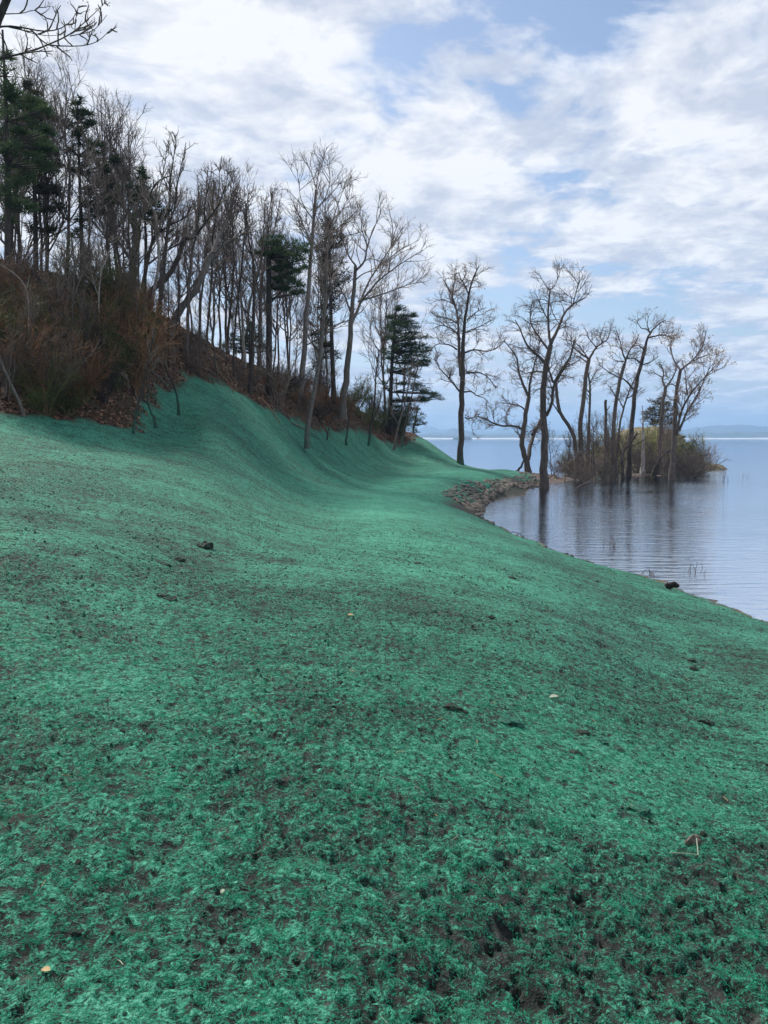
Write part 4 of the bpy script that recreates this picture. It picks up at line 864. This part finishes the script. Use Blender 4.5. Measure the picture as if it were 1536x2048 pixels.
# pale many-stemmed clump at the lip of the bank, under the pine with the broken top
g = ground_at(556, 822); put_thing('shrub', g, shrub_mesh(0, M_twigp), SN, 'pale many-stemmed shrub at the bank lip under the broken-topped pine', 'shrub', None, 1.0, (1.5, 1.5, 1.9))
for px, py, H, lab in [(135, 826, 1.0, 'low green bush at the rim of the near green crest'), (86, 828, 1.0, 'small dark bush squeezed behind the leaning dead trunk')]:
    g = ground_at(px, py); k = H/2.5; put_thing('shrub', g, shrub_mesh(1, M_olive, M_ever), SN, lab, 'shrub', None, U(0, 6), (k*1.6, k*1.6, k))
# thin pole saplings over the hillside and crest
for n, a, b, c, d, lab, grp in [(10, 0, 300, 590, 815, 'bare pole sapling in the hillside thicket', 'pole saplings in the hillside thicket'), (11, 300, 560, 660, 790, 'bare pole sapling on the leafy slope', 'pole saplings on the leafy crest slope'),
                                (15, 560, 830, 770, 868, 'bare pole sapling at the bank end', 'pole saplings at the bank end')]:
    for _ in range(n):
        px, py = U(a, b), U(c, d); g = ground_at(px, py)
        if g[1] > 120 or side_dist(np.array([g[0]]), np.array([g[1]]), EDGE)[0] < .2: continue
        i = rs.randint(6); h0, ms = arch_mesh(i, *combos[rs.choice([0, 1, 2])]); H = U(3, 8); k = H/h0
        put_thing('sapling', g, ms, ('trunk', 'crown'), ('taller ' if H > 5.5 else 'small ') + lab + ', ' + SMARK(px, py), 'sapling', ('taller ' if H > 5.5 else 'small ') + grp + ' ' + SMARK(px, py), U(0, 6.28), (k*.9, k*.9, k), (rs.normal()*.1, rs.normal()*.12+.04))

# ---- brush and saplings on the flooded spit and the islet
def water_thing(px, Yd, H, tints, lab, grp, i=None, wide=1.0):
    mt, leaf, word = tints[rs.randint(len(tints))]; x = ray(px, 950)[0]*Yd; z = max(gh(x, Yd), -.35); k = H/2.5
    put_thing('shrub', (x, Yd, z), shrub_mesh(rs.randint(4) if i is None else i, mt, leaf), SN, (lab % word) if '%' in lab else lab, 'shrub', (grp % word) if grp and '%' in grp else grp, U(0, 6.28), (k*wide, k*wide, k), (rs.normal()*.1, rs.normal()*.1))
T_sp = [(M_twig, None, 'brown'), (M_twigp, None, 'tan'), (M_bark, None, 'dark')]
for _ in range(15): water_thing(U(1105, 1250), U(78, 95), U(1.2, 3.6), T_sp, '%s bare brush in the flooded thicket round the spit trees', '%s brush in the flooded thicket', wide=1.25)
for _ in range(9): water_thing(U(1250, 1375), U(88, 100), U(1.6, 4.4), T_sp, '%s bare brush between flooded trunks below the islet', '%s brush below the islet', wide=1.2)
for _ in range(8): water_thing(U(1360, 1400), U(98, 110), U(2.5, 5.5), T_sp[:2], '%s bushy shrub on the outer islet shore', '%s shrubs on the outer islet shore', wide=1.2)
for px, Yd, H, lab in [(1205, 103, 6.2, 'yellow-green budding willow at the near flank of the rocky islet'), (1232, 104, 5.4, 'yellowish willow in front of the pale rock mound'), (1305, 101, 6.4, 'yellow-green willow below the flat-topped cedar'), (1365, 104, 5.2, 'pale green shrub at the outer end of the islet'), (1140, 97, 3.4, 'low ochre willow at the inner end of the thicket')]:
    water_thing(px, Yd, H, [(M_olive, M_spring, '')], lab, None, 1, 1.1)
for n in range(14):
    px, Yd = U(1100, 1240), U(78, 94); h0, ms = arch_mesh(rs.randint(6), M_bark, M_twig); H = U(4, 8); x = ray(px, 950)[0]*Yd; k = H/h0
    put_thing('sapling', (x, Yd, max(gh(x, Yd), -.3)), ms, ('trunk', 'crown'), ('tall' if H > 6 else 'short') + ' slim bare sapling in the flooded thicket, ' + ('beside the tallest flooded tree' if px < 1145 else 'by the straight forked tree' if px < 1195 else 'by the slanting angular tree'), 'sapling', ('tall' if H > 6 else 'short') + ' saplings in the flooded thicket ' + ('inner' if px < 1145 else 'middle' if px < 1195 else 'outer'), U(0, 6), (k, k, k), (rs.normal()*.06, rs.normal()*.08))
for n in range(7):
    px, Yd = U(1265, 1345), U(86, 96); h0, ms = arch_mesh(rs.randint(6), M_grey, M_twig); H = U(4, 9); x = ray(px, 950)[0]*Yd; k = H/h0
    put_thing('sapling', (x, Yd, max(gh(x, Yd), -.3)), ms, ('trunk', 'crown'), 'slim grey sapling in water below the islet', 'sapling', 'saplings in water below the islet', U(0, 6), (k, k, k), (rs.normal()*.06, rs.normal()*.08))

def pipe_px(name, pts, Yd, r0, r1, label, cat, mat, z0=None, ns=7, extra=()):
    """a log or stick following photo pixels at a distance, lying or standing there"""
    rs_ = np.random.RandomState(len(label)); ac = Acc(); root = None
    for q_, a, b in [(pts, r0, r1)]+list(extra):
        w = resample([at(p[0], p[1], (p[2] if len(p) > 2 else Yd)) for p in q_], 12)
        if root is None: root = w[0].copy()
        rr = np.linspace(a, b, 12); w[1:-1] += rs_.normal(size=(10, 3))*rr[1:-1, None]*.3; V, F = tubes((w-root)[None], rr[None], ns); ac.put(V, F)
    o = add(name, ac.mesh(name, mat), None, label, cat, loc=root); return o
pipe_px('fallen_log', [(1062,977,71.5),(1100,980,70),(1140,984,69),(1165,985,68.5)], 70, .22, .12, 'dark floating log lying at the foot of the tallest flooded tree', 'log', M_dark)
pipe_px('fallen_branch', [(1141,984,69),(1170,966,71),(1195,954,72),(1205,950,72)], 70, .09, .03, 'thick dead branch rising out of the water beside the floating log', 'branch', M_bark, extra=[([(1160,971,70.5),(1185,964,70),(1210,962,70)], .08, .03)])
pipe_px('fallen_branch', [(1080,978,70),(1098,955,72),(1130,930,74),(1150,915,75),(1165,900,76)], 72, .07, .03, 'bowed dead limb sloping up through the flooded brush', 'branch', M_bark, extra=[([(1130,930,74),(1140,940,73),(1165,935,73)], .05, .02)])
pipe_px('leaning_stub', [(1032,946,90),(1042,934,90),(1048,918,90)], 90, .17, .09, 'short dead stub leaning by the crooked forked tree', 'stump', M_dark)
pipe_px('driftwood', [(1331,1172,20.6),(1337,1166,20.6),(1343,1171,20.6),(1350,1165,20.6),(1356,1172,20.6)], 20.6, .045, .03, 'small black chunk of driftwood floating near the green shore', 'driftwood', M_dark, extra=[([(1336,1172,20.7),(1345,1168,20.5),(1355,1171,20.7)], .085, .06)])
pipe_px('bent_wire', [(1018,1068,35.5),(1026,1063,35.3),(1034,1066,35.2),(1038,1074,35)], 35, .018, .014, 'bent dark wire sticking up from stones at the water edge', 'wire', M_dark, extra=[([(1034,1066,35.2),(1042,1068,35.1),(1042,1073,35)], .014, .012)])
pipe_px('snag_branch', [(1388,944,105),(1392,928,105),(1399,908,105)], 105, .08, .03, 'dead twig standing off the outer tip of the islet', 'branch', M_dark, extra=[([(1384,928,105),(1410,928,105)], .05, .03), ([(1400,945,105),(1412,938,105),(1420,930,105)], .05, .02), ([(1394,940,105),(1405,943,105)], .05, .03)])
def reeds(px, py, n, hpx, lab):
    p0 = at_z(px, py, 0.0); rs_ = np.random.RandomState(px); sc = p0[1]/FPX; P_ = []
    for _ in range(n):
        b = np.array([rs_.normal()*9*sc, rs_.normal()*.4, -.1]); P_.append(resample([b, b+[rs_.normal()*.05, 0, hpx*sc*.5], b+[rs_.normal()*.18, 0, hpx*sc*rs_.uniform(.6, 1.1)]], 4))
    V, F = tubes(np.array(P_), np.full((n, 4), .011)*np.array([1, 1, .8, .4]), 3); ac = Acc(); ac.put(V, F)
    add('reeds', ac.mesh('reeds', M_twig), None, lab, 'reeds', kind='stuff', loc=(p0[0], p0[1], 0))
reeds(1448, 962, 12, 22, 'sparse reeds standing in open water past the islet')
reeds(1482, 956, 6, 14, 'few short reeds far out on open water')
reeds(1300, 1150, 9, 20, 'thin reeds poking from water near the driftwood')
reeds(1225, 1095, 6, 30, 'scattered single reeds in the reflection of the trees')
reeds(1392, 1142, 6, 26, 'thin reeds beyond the driftwood')

# ---- stones of the shore revetment
def rock_mesh(seed, mat, flat=.6, sub=2, amp=.28):
    import bmesh
    bm = bmesh.new(); bmesh.ops.create_icosphere(bm, subdivisions=sub, radius=1.0); V = np.array([v.co[:] for v in bm.verts]); F = np.array([[v.index for v in f.verts] for f in bm.faces]); bm.free()
    r_ = np.random.RandomState(seed)
    for _ in range(7):     # chop facets
        n_ = nrm(r_.normal(size=3)); d = r_.uniform(.55, .85); s_ = V @ n_; V = V - np.outer(np.maximum(s_-d, 0), n_)
    V = V*(1+amp*.4*perlin(V[:, 0]*1.7+seed*3, V[:, 1]*1.7+V[:, 2])[:, None]) * np.array([1.2, .85, flat])
    return mesh_np('stone', V, F, mat, False)
M_stone = simple_mat('stone_tan', (.10, .083, .068), (.22, .188, .155), 3.0, .85, .03, obj_rand=.35)
M_stoned = simple_mat('stone_sprayed', (.05, .052, .044), (.13, .12, .10), 2.5, .9, .03, obj_rand=.35, c3=(.025, .13, .09))
SM = [rock_mesh(i, M_stone, .62, 1) for i in range(6)]; SMD = [rock_mesh(20+i, M_stoned, .62, 1) for i in range(6)]
rev = thing('rock_revetment', at_z(985, 1000, 0), 'band of tumbled brown and tan stones armouring the shore of the cove', 'stone bank')
toe = np.array([at_z(px, py, 0)[:2] for px, py in densify([(938,1035),(953,1029),(962,1012),(975,1001),(1002,992),(1039,980),(1062,975),(1080,972)], 6)])
upl = np.array(base_lines([(884,992),(907,985),(947,966),(984,963),(1020,959),(1048,949),(1058,947)]))
def along(L, t):
    d = np.concatenate([[0], np.cumsum(np.hypot(*np.diff(L, axis=0).T))]); return np.array([np.interp(t*d[-1], d, L[:, 0]), np.interp(t*d[-1], d, L[:, 1])])
rest = Acc(); cnt = 0; cand = []
for t in np.linspace(0, 1, 105):
    for u in np.linspace(0, 1, 9):
        p = along(toe, min(1, max(0, t+U(-.01, .01))))*(1-u) + along(upl, t)*u + rs.normal(size=2)*.16; cand.append((p[0], p[1], u))
order = sorted(range(len(cand)), key=lambda i: cand[i][2] + .15*rs.rand())
for n_, i in enumerate(order):
    x, y, u = cand[i]; z = gh(x, y); r_ = U(.17, .36)*(1-.3*u); dark = u > U(.2, .75)
    me = (SMD if dark else SM)[rs.randint(6)]; rot = (rs.normal()*.35, rs.normal()*.35, U(0, 6.28))
    if n_ < 300:
        o = bpy.data.objects.new('stone', me); COL.objects.link(o); o.parent = rev; o.location = (x-rev.location[0], y-rev.location[1], z+r_*.15-rev.location[2]); o.rotation_euler = rot; o.scale = (r_,)*3
    else:
        c_, s_ = cos(rot[2]), sin(rot[2]); Vv = np.empty(len(me.vertices)*3); me.vertices.foreach_get('co', Vv); Vv = Vv.reshape(-1, 3)*r_
        Vv = Vv @ np.array([[c_, s_, 0], [-s_, c_, 0], [0, 0, 1]]) + np.array([x, y, z+r_*.1]) - np.array(rev.location); Fv = np.array([p.vertices[:] for p in me.polygons]); rest.put(Vv, Fv)
o = add('stones', rest.mesh('stones', M_stoned, False), rev); o['kind'] = 'stuff'
rub = thing('shore_rubble', at_z(1000, 1058, 0), 'line of small stones along the water edge nearer than the cove', 'stones')
for t in np.linspace(0, 1, 46):
    q_ = np.array([at_z(px, py, .03)[:2] for px, py in [(950,1030),(985,1047),(1020,1064),(1050,1079),(1110,1103),(1180,1128)]]); p = along(q_, t**1.2) + rs.normal(size=2)*.14; r_ = U(.06, .2)*(1-.45*t)
    o = bpy.data.objects.new('stone', SMD[rs.randint(6)] if rs.rand() < .6 else SM[rs.randint(6)]); COL.objects.link(o); o.parent = rub; o.location = (p[0]-rub.location[0], p[1]-rub.location[1], gh(*p)+r_*.2); o.rotation_euler = (rs.normal()*.3, rs.normal()*.3, U(0, 6)); o.scale = (r_,)*3
rk = thing('islet_rocks', at_z(1385, 942, 0), 'low dark rocks trailing off the outer tip of the islet', 'rocks')
for k in range(22):
    px = U(1345, 1405); p = at(px, 940, U(108, 114)); r_ = U(.3, .95)*(1.2-(px-1345)/90); o = bpy.data.objects.new('rock', SMD[rs.randint(6)]); COL.objects.link(o); o.parent = rk
    o.location = (p[0]-rk.location[0], p[1]-rk.location[1], max(gh(p[0], p[1]), -.1)+r_*.05); o.rotation_euler = (0, 0, U(0, 6)); o.scale = (r_*1.4, r_, r_*.7)
# gravel patch on the spit at the end of the green
for k in range(1):
    ac = Acc(); 
    for _ in range(260):
        p = at(U(1035, 1160), 950, U(79, 99)); z = gh(p[0], p[1])
        if z < -.05: continue
        me = SM[rs.randint(6)]; Vv = np.empty(len(me.vertices)*3); me.vertices.foreach_get('co', Vv); Vv = Vv.reshape(-1, 3)*U(.08, .24) + [p[0], p[1], z]; ac.put(Vv, np.array([q_.vertices[:] for q_ in me.polygons]))
    add('spit_gravel', ac.mesh('spit_gravel', M_stone, False), None, 'tan stones strewn over the spit beyond the green shelf', 'stones', kind='stuff')

# ---- clods, stones and leaves lying on the sprayed slope
M_clod = simple_mat('clod_earth', (.018, .016, .014), (.07, .06, .052), 14, .95, .01, 60, c3=(.02, .12, .08))
M_clodg = simple_mat('clod_sprayed', (.015, .10, .068), (.05, .19, .13), 16, .95, .01, 60, c3=(.03, .028, .024))
M_leafy = simple_mat('dead_leaf', (.30, .20, .09), (.42, .31, .16), 40, .7)
M_leafp = simple_mat('pale_leaf', (.20, .24, .17), (.30, .32, .24), 40, .7)
def clod(px, py, wpx, label, mat, name='earth_clod', flat=.6, seed=None, cat='clod', lift=.25, sub=3):
    g = ground_at(px, py); r_ = wpx/2*g[1]/FPX; me = rock_mesh(seed or px, mat, flat, sub, .9)
    V = np.empty(len(me.vertices)*3); me.vertices.foreach_get('co', V); V = V.reshape(-1, 3); V += .10*np.stack([perlin(V[:, 0]*4+7, V[:, 1]*4+V[:, 2]*3), perlin(V[:, 1]*4, V[:, 2]*4+3), perlin(V[:, 0]*5, V[:, 2]*5+9)], 1); me.vertices.foreach_set('co', V.ravel()); me.update()
    o = add(name, me, None, label, cat, loc=(g[0], g[1], g[2]+r_*flat*lift)); o.scale = (r_,)*3; o.rotation_euler = (0, .1, (px*7 % 60)/100-.3); return o
clod(408, 1101, 34, 'large dark crumbly clod on the rough near slope', M_clod, seed=3)
clod(360, 1133, 20, 'small grey-topped clod beside the large crumbly one', M_clod, seed=8)
clod(334, 1142, 15, 'little dark lump next to the small grey-topped clod', M_clod, seed=81)
clod(330, 1195, 40, 'low dark torn ridge of soil on the near slope', M_clod, flat=.28, seed=82)
clod(1414, 1438, 42, 'dark flat-topped stone half sunk in the green near the shore', M_clod, 'stone', .5, 12, 'stone')
clod(1388, 1334, 26, 'smaller dark stone up-slope of the flat-topped stone', M_clod, 'stone', .5, 13, 'stone')
clod(1385, 1318, 16, 'little stone just behind the smaller dark stone', M_clod, 'stone', .5, 14, 'stone')
clod(910, 1412, 44, 'ragged dark clump of earth in the middle of the slope', M_clod, flat=.5, seed=15)
clod(1020, 1437, 50, 'wide low sprayed mound of earth right of the ragged clump'.replace('right of', 'next to'), M_clodg, flat=.35, seed=16)
clod(1166, 1456, 26, 'black hollow-sided clod at the head of a row of lumps', M_clod, flat=.5, seed=17)
clod(1200, 1472, 30, 'pale-topped lump in a row behind the black clod', M_clodg, flat=.4, seed=18)
clod(1238, 1490, 22, 'last small lump in the row of lumps', M_clod, flat=.4, seed=19)
clod(1152, 1497, 30, 'grey crumbly lump below the row of lumps', M_clod, flat=.45, seed=20)
clod(1282, 1622, 46, 'torn earth lump with ragged green fringe on the lower slope', M_clodg, flat=.6, seed=21)
clod(1384, 1690, 30, 'upright pale piece of stone standing on the lower slope', M_stone, 'stone', 1.3, 22, 'stone', .5)
clod(1415, 1738, 40, 'dark broken clod below the upright pale stone', M_clod, flat=.45, seed=23)
clod(430, 964, 12, 'small clod on the smooth upper slope', M_clod, seed=24)
clod(1192, 1171, 14, 'grey pebble-like stone near the water-side edge', M_clod, 'stone', .5, 25, 'stone')
clod(1022, 1163, 18, 'thin dark clod on the smooth bench', M_clod, flat=.3, seed=26)
clod(836, 1131, 16, 'tiny flat clod near the crease of the slope', M_clod, flat=.3, seed=27)
clod(982, 1239, 15, 'round dark clod on the middle slope', M_clod, seed=28)
clod(50, 1640, 60, 'dark hole-like clod close to the viewer', M_clod, flat=.3, seed=29)
clod(185, 918, 14, 'small dark clod high on the near slope', M_clod, flat=.4, seed=30)
def leaf(px, py, wpx, label, mat, rz):
    g = ground_at(px, py); r_ = wpx*g[1]/FPX; t = np.linspace(0, 1, 7); w = np.sin(t*pi)**.8*.32; V = np.concatenate([np.stack([t-.5, w, .12*np.sin(t*pi)+.05*w], 1), np.stack([t-.5, t*0, .04*np.sin(t*pi)], 1), np.stack([t-.5, -w, .16*np.sin(t*pi)], 1)])
    F = np.array([[i, i+1, i+8, i+7] for i in list(range(6))+list(range(7, 13))]); o = add('leaf', mesh_np('leaf', V, F, mat), None, label, 'leaf', loc=(g[0], g[1], g[2]+.012)); o.scale = (r_,)*3; o.rotation_euler = (.15, -.1, rz)
leaf(700, 1234, 16, 'yellow-tan dead leaf on the middle of the slope', M_leafy, .2)
leaf(92, 1947, 24, 'orange dead leaf at the lower corner near the viewer', M_leafy, -.3)
leaf(1108, 1386, 20, 'pale dry leaf on the slope above the row of lumps', M_leafp, .1)
leaf(445, 1788, 14, 'tiny pale green leaf near the viewer', M_leafp, 1.3)
g0 = ground_at(1340, 1716); g1 = ground_at(1396, 1722); g2 = ground_at(1392, 1700); ac = Acc()
g0[2] += .03; g1[2] += .035; g2[2] += .07
for a, b in ((g0, g1), (g1, g2)):
    w = resample([a, (a+b)/2+[0, 0, .006], b], 6); V, F = tubes((w-g0)[None], np.full((1, 6), .0028), 5); ac.put(V, F)
add('straw', ac.mesh('straw', M_leafp), None, 'pale broken straw bent below the upright pale stone', 'straw', loc=g0)

# fallen branches on the leafy slope
for k, (a, b, lab) in enumerate([((545,812),(575,838),'pale stick lying on the bank lip'), ((430,742),(470,790),'grey branch slanting down the leaf-strewn slope'), ((395,735),(440,760),'short stick high on the leaf-strewn slope'), ((520,800),(560,850),'forked branch dangling over the green edge'),
                                 ((300,745),(345,790),'dead branch caught in brush at the hollow'), ((775,875),(815,893),'orange-brown broken stick at the foot of the bluff'), ((585,850),(640,880),'fallen twiggy stick lying on the green below the grey trunks')]):
    p, q_ = ground_at(*a), ground_at(*b); p[2] += .12; q_[2] += .1
    if abs(p[1]-q_[1]) > 14: continue
    w = resample([p, (p+q_)/2+[0, 0, .15], q_], 10); ac = Acc(); V, F = tubes((w-p)[None], np.linspace(.06, .02, 10)[None], 5); ac.put(V, F)
    add('fallen_branch', ac.mesh('fallen_branch', M_grey if k % 2 == 0 else M_rust), None, lab, 'branch', loc=p)

# ---- scattered masses: fibres of the mulch, crumbs of soil, fallen leaves
def scatter(name, pts, rot, scl, meshes, label):
    """one object: small pieces set on points through geometry nodes"""
    me = bpy.data.meshes.new(name); me.vertices.add(len(pts)); me.vertices.foreach_set('co', np.asarray(pts, np.float32).ravel())
    a = me.attributes.new('rot', 'FLOAT_VECTOR', 'POINT'); a.data.foreach_set('vector', np.asarray(rot, np.float32).ravel())
    a = me.attributes.new('scl', 'FLOAT', 'POINT'); a.data.foreach_set('value', np.asarray(scl, np.float32))
    a = me.attributes.new('pick', 'INT', 'POINT'); a.data.foreach_set('value', np.random.RandomState(3).randint(0, len(meshes), len(pts)).astype(np.int32))
    o = add(name, me, None, label, name.replace('_', ' '), kind='stuff')
    ng = bpy.data.node_groups.new(name, 'GeometryNodeTree'); ng.interface.new_socket('Geometry', in_out='INPUT', socket_type='NodeSocketGeometry'); ng.interface.new_socket('Geometry', in_out='OUTPUT', socket_type='NodeSocketGeometry')
    gi = ng.nodes.new('NodeGroupInput'); go = ng.nodes.new('NodeGroupOutput'); iop = ng.nodes.new('GeometryNodeInstanceOnPoints'); g2i = ng.nodes.new('GeometryNodeGeometryToInstance')
    for me_ in reversed(meshes):
        so = bpy.data.objects.new(name+'_piece', me_)       # unlinked sources: never rendered by themselves
        oi = ng.nodes.new('GeometryNodeObjectInfo'); oi.inputs['Object'].default_value = so; ng.links.new(oi.outputs['Geometry'], g2i.inputs[0])
    def named(n_, t):
        x = ng.nodes.new('GeometryNodeInputNamedAttribute'); x.data_type = t; x.inputs[0].default_value = n_; return [q_ for q_ in x.outputs if q_.enabled and q_.name == 'Attribute'][0]
    ng.links.new(gi.outputs[0], iop.inputs['Points']); ng.links.new(g2i.outputs[0], iop.inputs['Instance']); iop.inputs['Pick Instance'].default_value = True
    ng.links.new(named('pick', 'INT'), iop.inputs['Instance Index']); e2r = ng.nodes.new('FunctionNodeEulerToRotation'); ng.links.new(named('rot', 'FLOAT_VECTOR'), e2r.inputs[0]); ng.links.new(e2r.outputs[0], iop.inputs['Rotation'])
    ng.links.new(named('scl', 'FLOAT'), iop.inputs['Scale']); ng.links.new(iop.outputs[0], go.inputs[0])
    md = o.modifiers.new('scatter', 'NODES'); md.node_group = ng; return o
def fibre_mesh(seed, mat):
    r_ = np.random.RandomState(seed); n = 18; P_ = []; 
    base = r_.normal(size=(n, 3))*[.012, .012, .003]; d = nrm(r_.normal(size=(n, 3))*[1, 1, .35] + [0, 0, .15]); V = []; 
    u = nrm(np.cross(d, r_.normal(size=(n, 3)))); L_ = r_.uniform(.006, .017, n)[:, None]; bend = nrm(r_.normal(size=(n, 3)))*.6; w = .0006
    a = base; b = base + d*L_*.5 + bend*L_*.3; c = base + d*L_ + bend*L_*.2 - [0, 0, .002]
    V = np.stack([a-u*w, a+u*w, b+u*w, b-u*w, c+u*w*.5, c-u*w*.5], 1).reshape(-1, 3); k = np.arange(n)[:, None]*6
    F = np.concatenate([k+[0, 1, 2, 3], k+[3, 2, 4, 5]]); return mesh_np('fibre', V, F, mat, False)
m, nt = new_mat('mulch_fibre'); oi = nt.nodes.new('ShaderNodeObjectInfo').outputs['Random']
geo_p = nt.nodes.new('ShaderNodeNewGeometry').outputs['Position']; nz = noise(nt, geo_p, 3.0, 4, .6)
c = mixc(nt, oi, (.014, .17, .10), (.035, .34, .20)); c = mixc(nt, rng_map(nt, nz, .5, .7, 0, .5), c, (.13, .42, .28))
d = nd(nt, 'ShaderNodeBsdfDiffuse', None, Color=c); t_ = nd(nt, 'ShaderNodeBsdfTranslucent', None, Color=c); mxs = nd(nt, 'ShaderNodeMixShader', None, _0=.3, _1=d.outputs[0], _2=t_.outputs[0]); out(nt, mxs.outputs[0]); M_fib = m
rs = np.random.RandomState(77)
TV = V_T = None

terr_me = bpy.data.objects['ground'].data; TVv = np.empty(len(terr_me.vertices)*3, np.float32); terr_me.vertices.foreach_get('co', TVv); TVv = TVv.reshape(nr, na, 3)
def surf(az, r):
    """point on the built ground at an azimuth and a distance"""
    i = np.clip(np.searchsorted(RR, r)-1, 0, nr-2); j = np.clip(np.searchsorted(AZ, az)-1, 0, na-2)
    f = ((r-RR[i])/(RR[i+1]-RR[i]))[:, None]; g_ = ((az-AZ[j])/(AZ[j+1]-AZ[j]))[:, None]
    return (TVv[i, j]*(1-f)+TVv[i+1, j]*f)*(1-g_) + (TVv[i, j+1]*(1-f)+TVv[i+1, j+1]*f)*g_
HG = hgt.reshape(nr, na)
def hg_at(az, r):
    return HG[np.clip(np.searchsorted(RR, r)-1, 0, nr-2), np.clip(np.searchsorted(AZ, az)-1, 0, na-2)]
N = 300000; az = rs.uniform(-radians(36), radians(36), N); r = np.sqrt(rs.uniform(1.0, 14.0**2, N)*rs.rand(N)**.9); keep = (hg_at(az, r)+rs.normal(size=N)*.25 > .12) & (rs.rand(N) < .34*(1-sstep(4, 12.5, r)) + .0); az, r = az[keep], r[keep]
pts = surf(az, r); sc_ = rs.uniform(.7, 1.5, len(r))*(1+.06*np.maximum(r-4, 0))
scatter('mulch_fibres', pts + [0, 0, .001], np.stack([rs.normal(size=len(r))*.3, rs.normal(size=len(r))*.3, rs.uniform(0, 6.28, len(r))], 1), sc_, [fibre_mesh(i, M_fib) for i in range(7)], 'curly green wood fibres matted over the near slope')
N = 38000; az = rs.uniform(-radians(36), radians(36), N); r = np.sqrt(rs.uniform(1.0, 26.0**2, N)*rs.rand(N)**.35); pts = surf(az, r)
keep = perlin(pts[:, 0]/1.3, pts[:, 1]/1.3) + rs.normal(size=N)*.3 > .05; pts = pts[keep]; n_ = len(pts)
scatter('soil_crumbs', pts, rs.uniform(0, 6.28, (n_, 3)), np.minimum(np.exp(rs.normal(size=n_)*.45)*.0075*(1+.03*np.hypot(pts[:, 0], pts[:, 1])), .028), [rock_mesh(200+i, M_clod, .7, 1) for i in range(3)]+[rock_mesh(210+i, M_clodg, .7, 1) for i in range(3)], 'small crumbs of soil scattered over the green slope')
N = 1500; az = rs.uniform(-radians(36), radians(36), N); r = np.sqrt(rs.uniform(1.0, 20.0**2, N)*rs.rand(N)**.3); pts = surf(az, r)
def bit_mesh(seed, mat):
    r_ = np.random.RandomState(seed); w = resample([np.array([-.5, 0, 0]), r_.normal(size=3)*[.1, .1, .03]+[0, 0, .06], np.array([.5, 0, .02])], 5); V, F = tubes(w[None], np.full((1, 5), .028), 4); return mesh_np('bit', V, F, mat, False)
scatter('straw_bits', pts + [0, 0, .004], np.stack([rs.normal(size=N)*.2, rs.normal(size=N)*.2, rs.uniform(0, 6.28, N)], 1), np.exp(rs.normal(size=N)*.4)*.045, [bit_mesh(1, M_leafp), bit_mesh(2, M_bark), bit_mesh(3, M_dark), bit_mesh(4, M_leafy)], 'small bits of straw and bark strewn over the green slope')
# fallen leaves on the brown hillside
N = 300000; az = rs.uniform(-radians(32), radians(8), N); r = rs.uniform(24, 92, N)**1.0; FG = forest.reshape(nr, na); fz = FG[np.clip(np.searchsorted(RR, r)-1, 0, nr-2), np.clip(np.searchsorted(AZ, az)-1, 0, na-2)]
k = (fz > .5) & (rs.rand(N) < .45); az, r = az[k], r[k]; pts = surf(az, r); n_ = len(pts)
def leaf_piece(seed, mat):
    V = np.array([(-.5, 0, .1), (0, .35, 0), (.5, 0, .16), (0, -.35, .03)]); return mesh_np('leaf_piece', V, np.array([[0, 1, 2, 3]]), mat, False)
LM = [simple_mat('leaf_litter_%s' % w_, a_, b_, 3) for w_, a_, b_ in (('tan', (.22, .13, .085), (.34, .22, .15)), ('russet', (.13, .065, .04), (.2, .11, .07)), ('brown', (.06, .035, .025), (.11, .07, .05)))]
scatter('leaf_litter', pts + [0, 0, .03], np.stack([rs.normal(size=n_)*.6, rs.normal(size=n_)*.6, rs.uniform(0, 6.28, n_)], 1), rs.uniform(.08, .2, n_), [leaf_piece(0, x_) for x_ in LM], 'dry fallen leaves covering the wooded hillside')
print('TREES', nfill, 'TRIS', sum(len(m_.polygons)*2 for m_ in bpy.data.meshes))
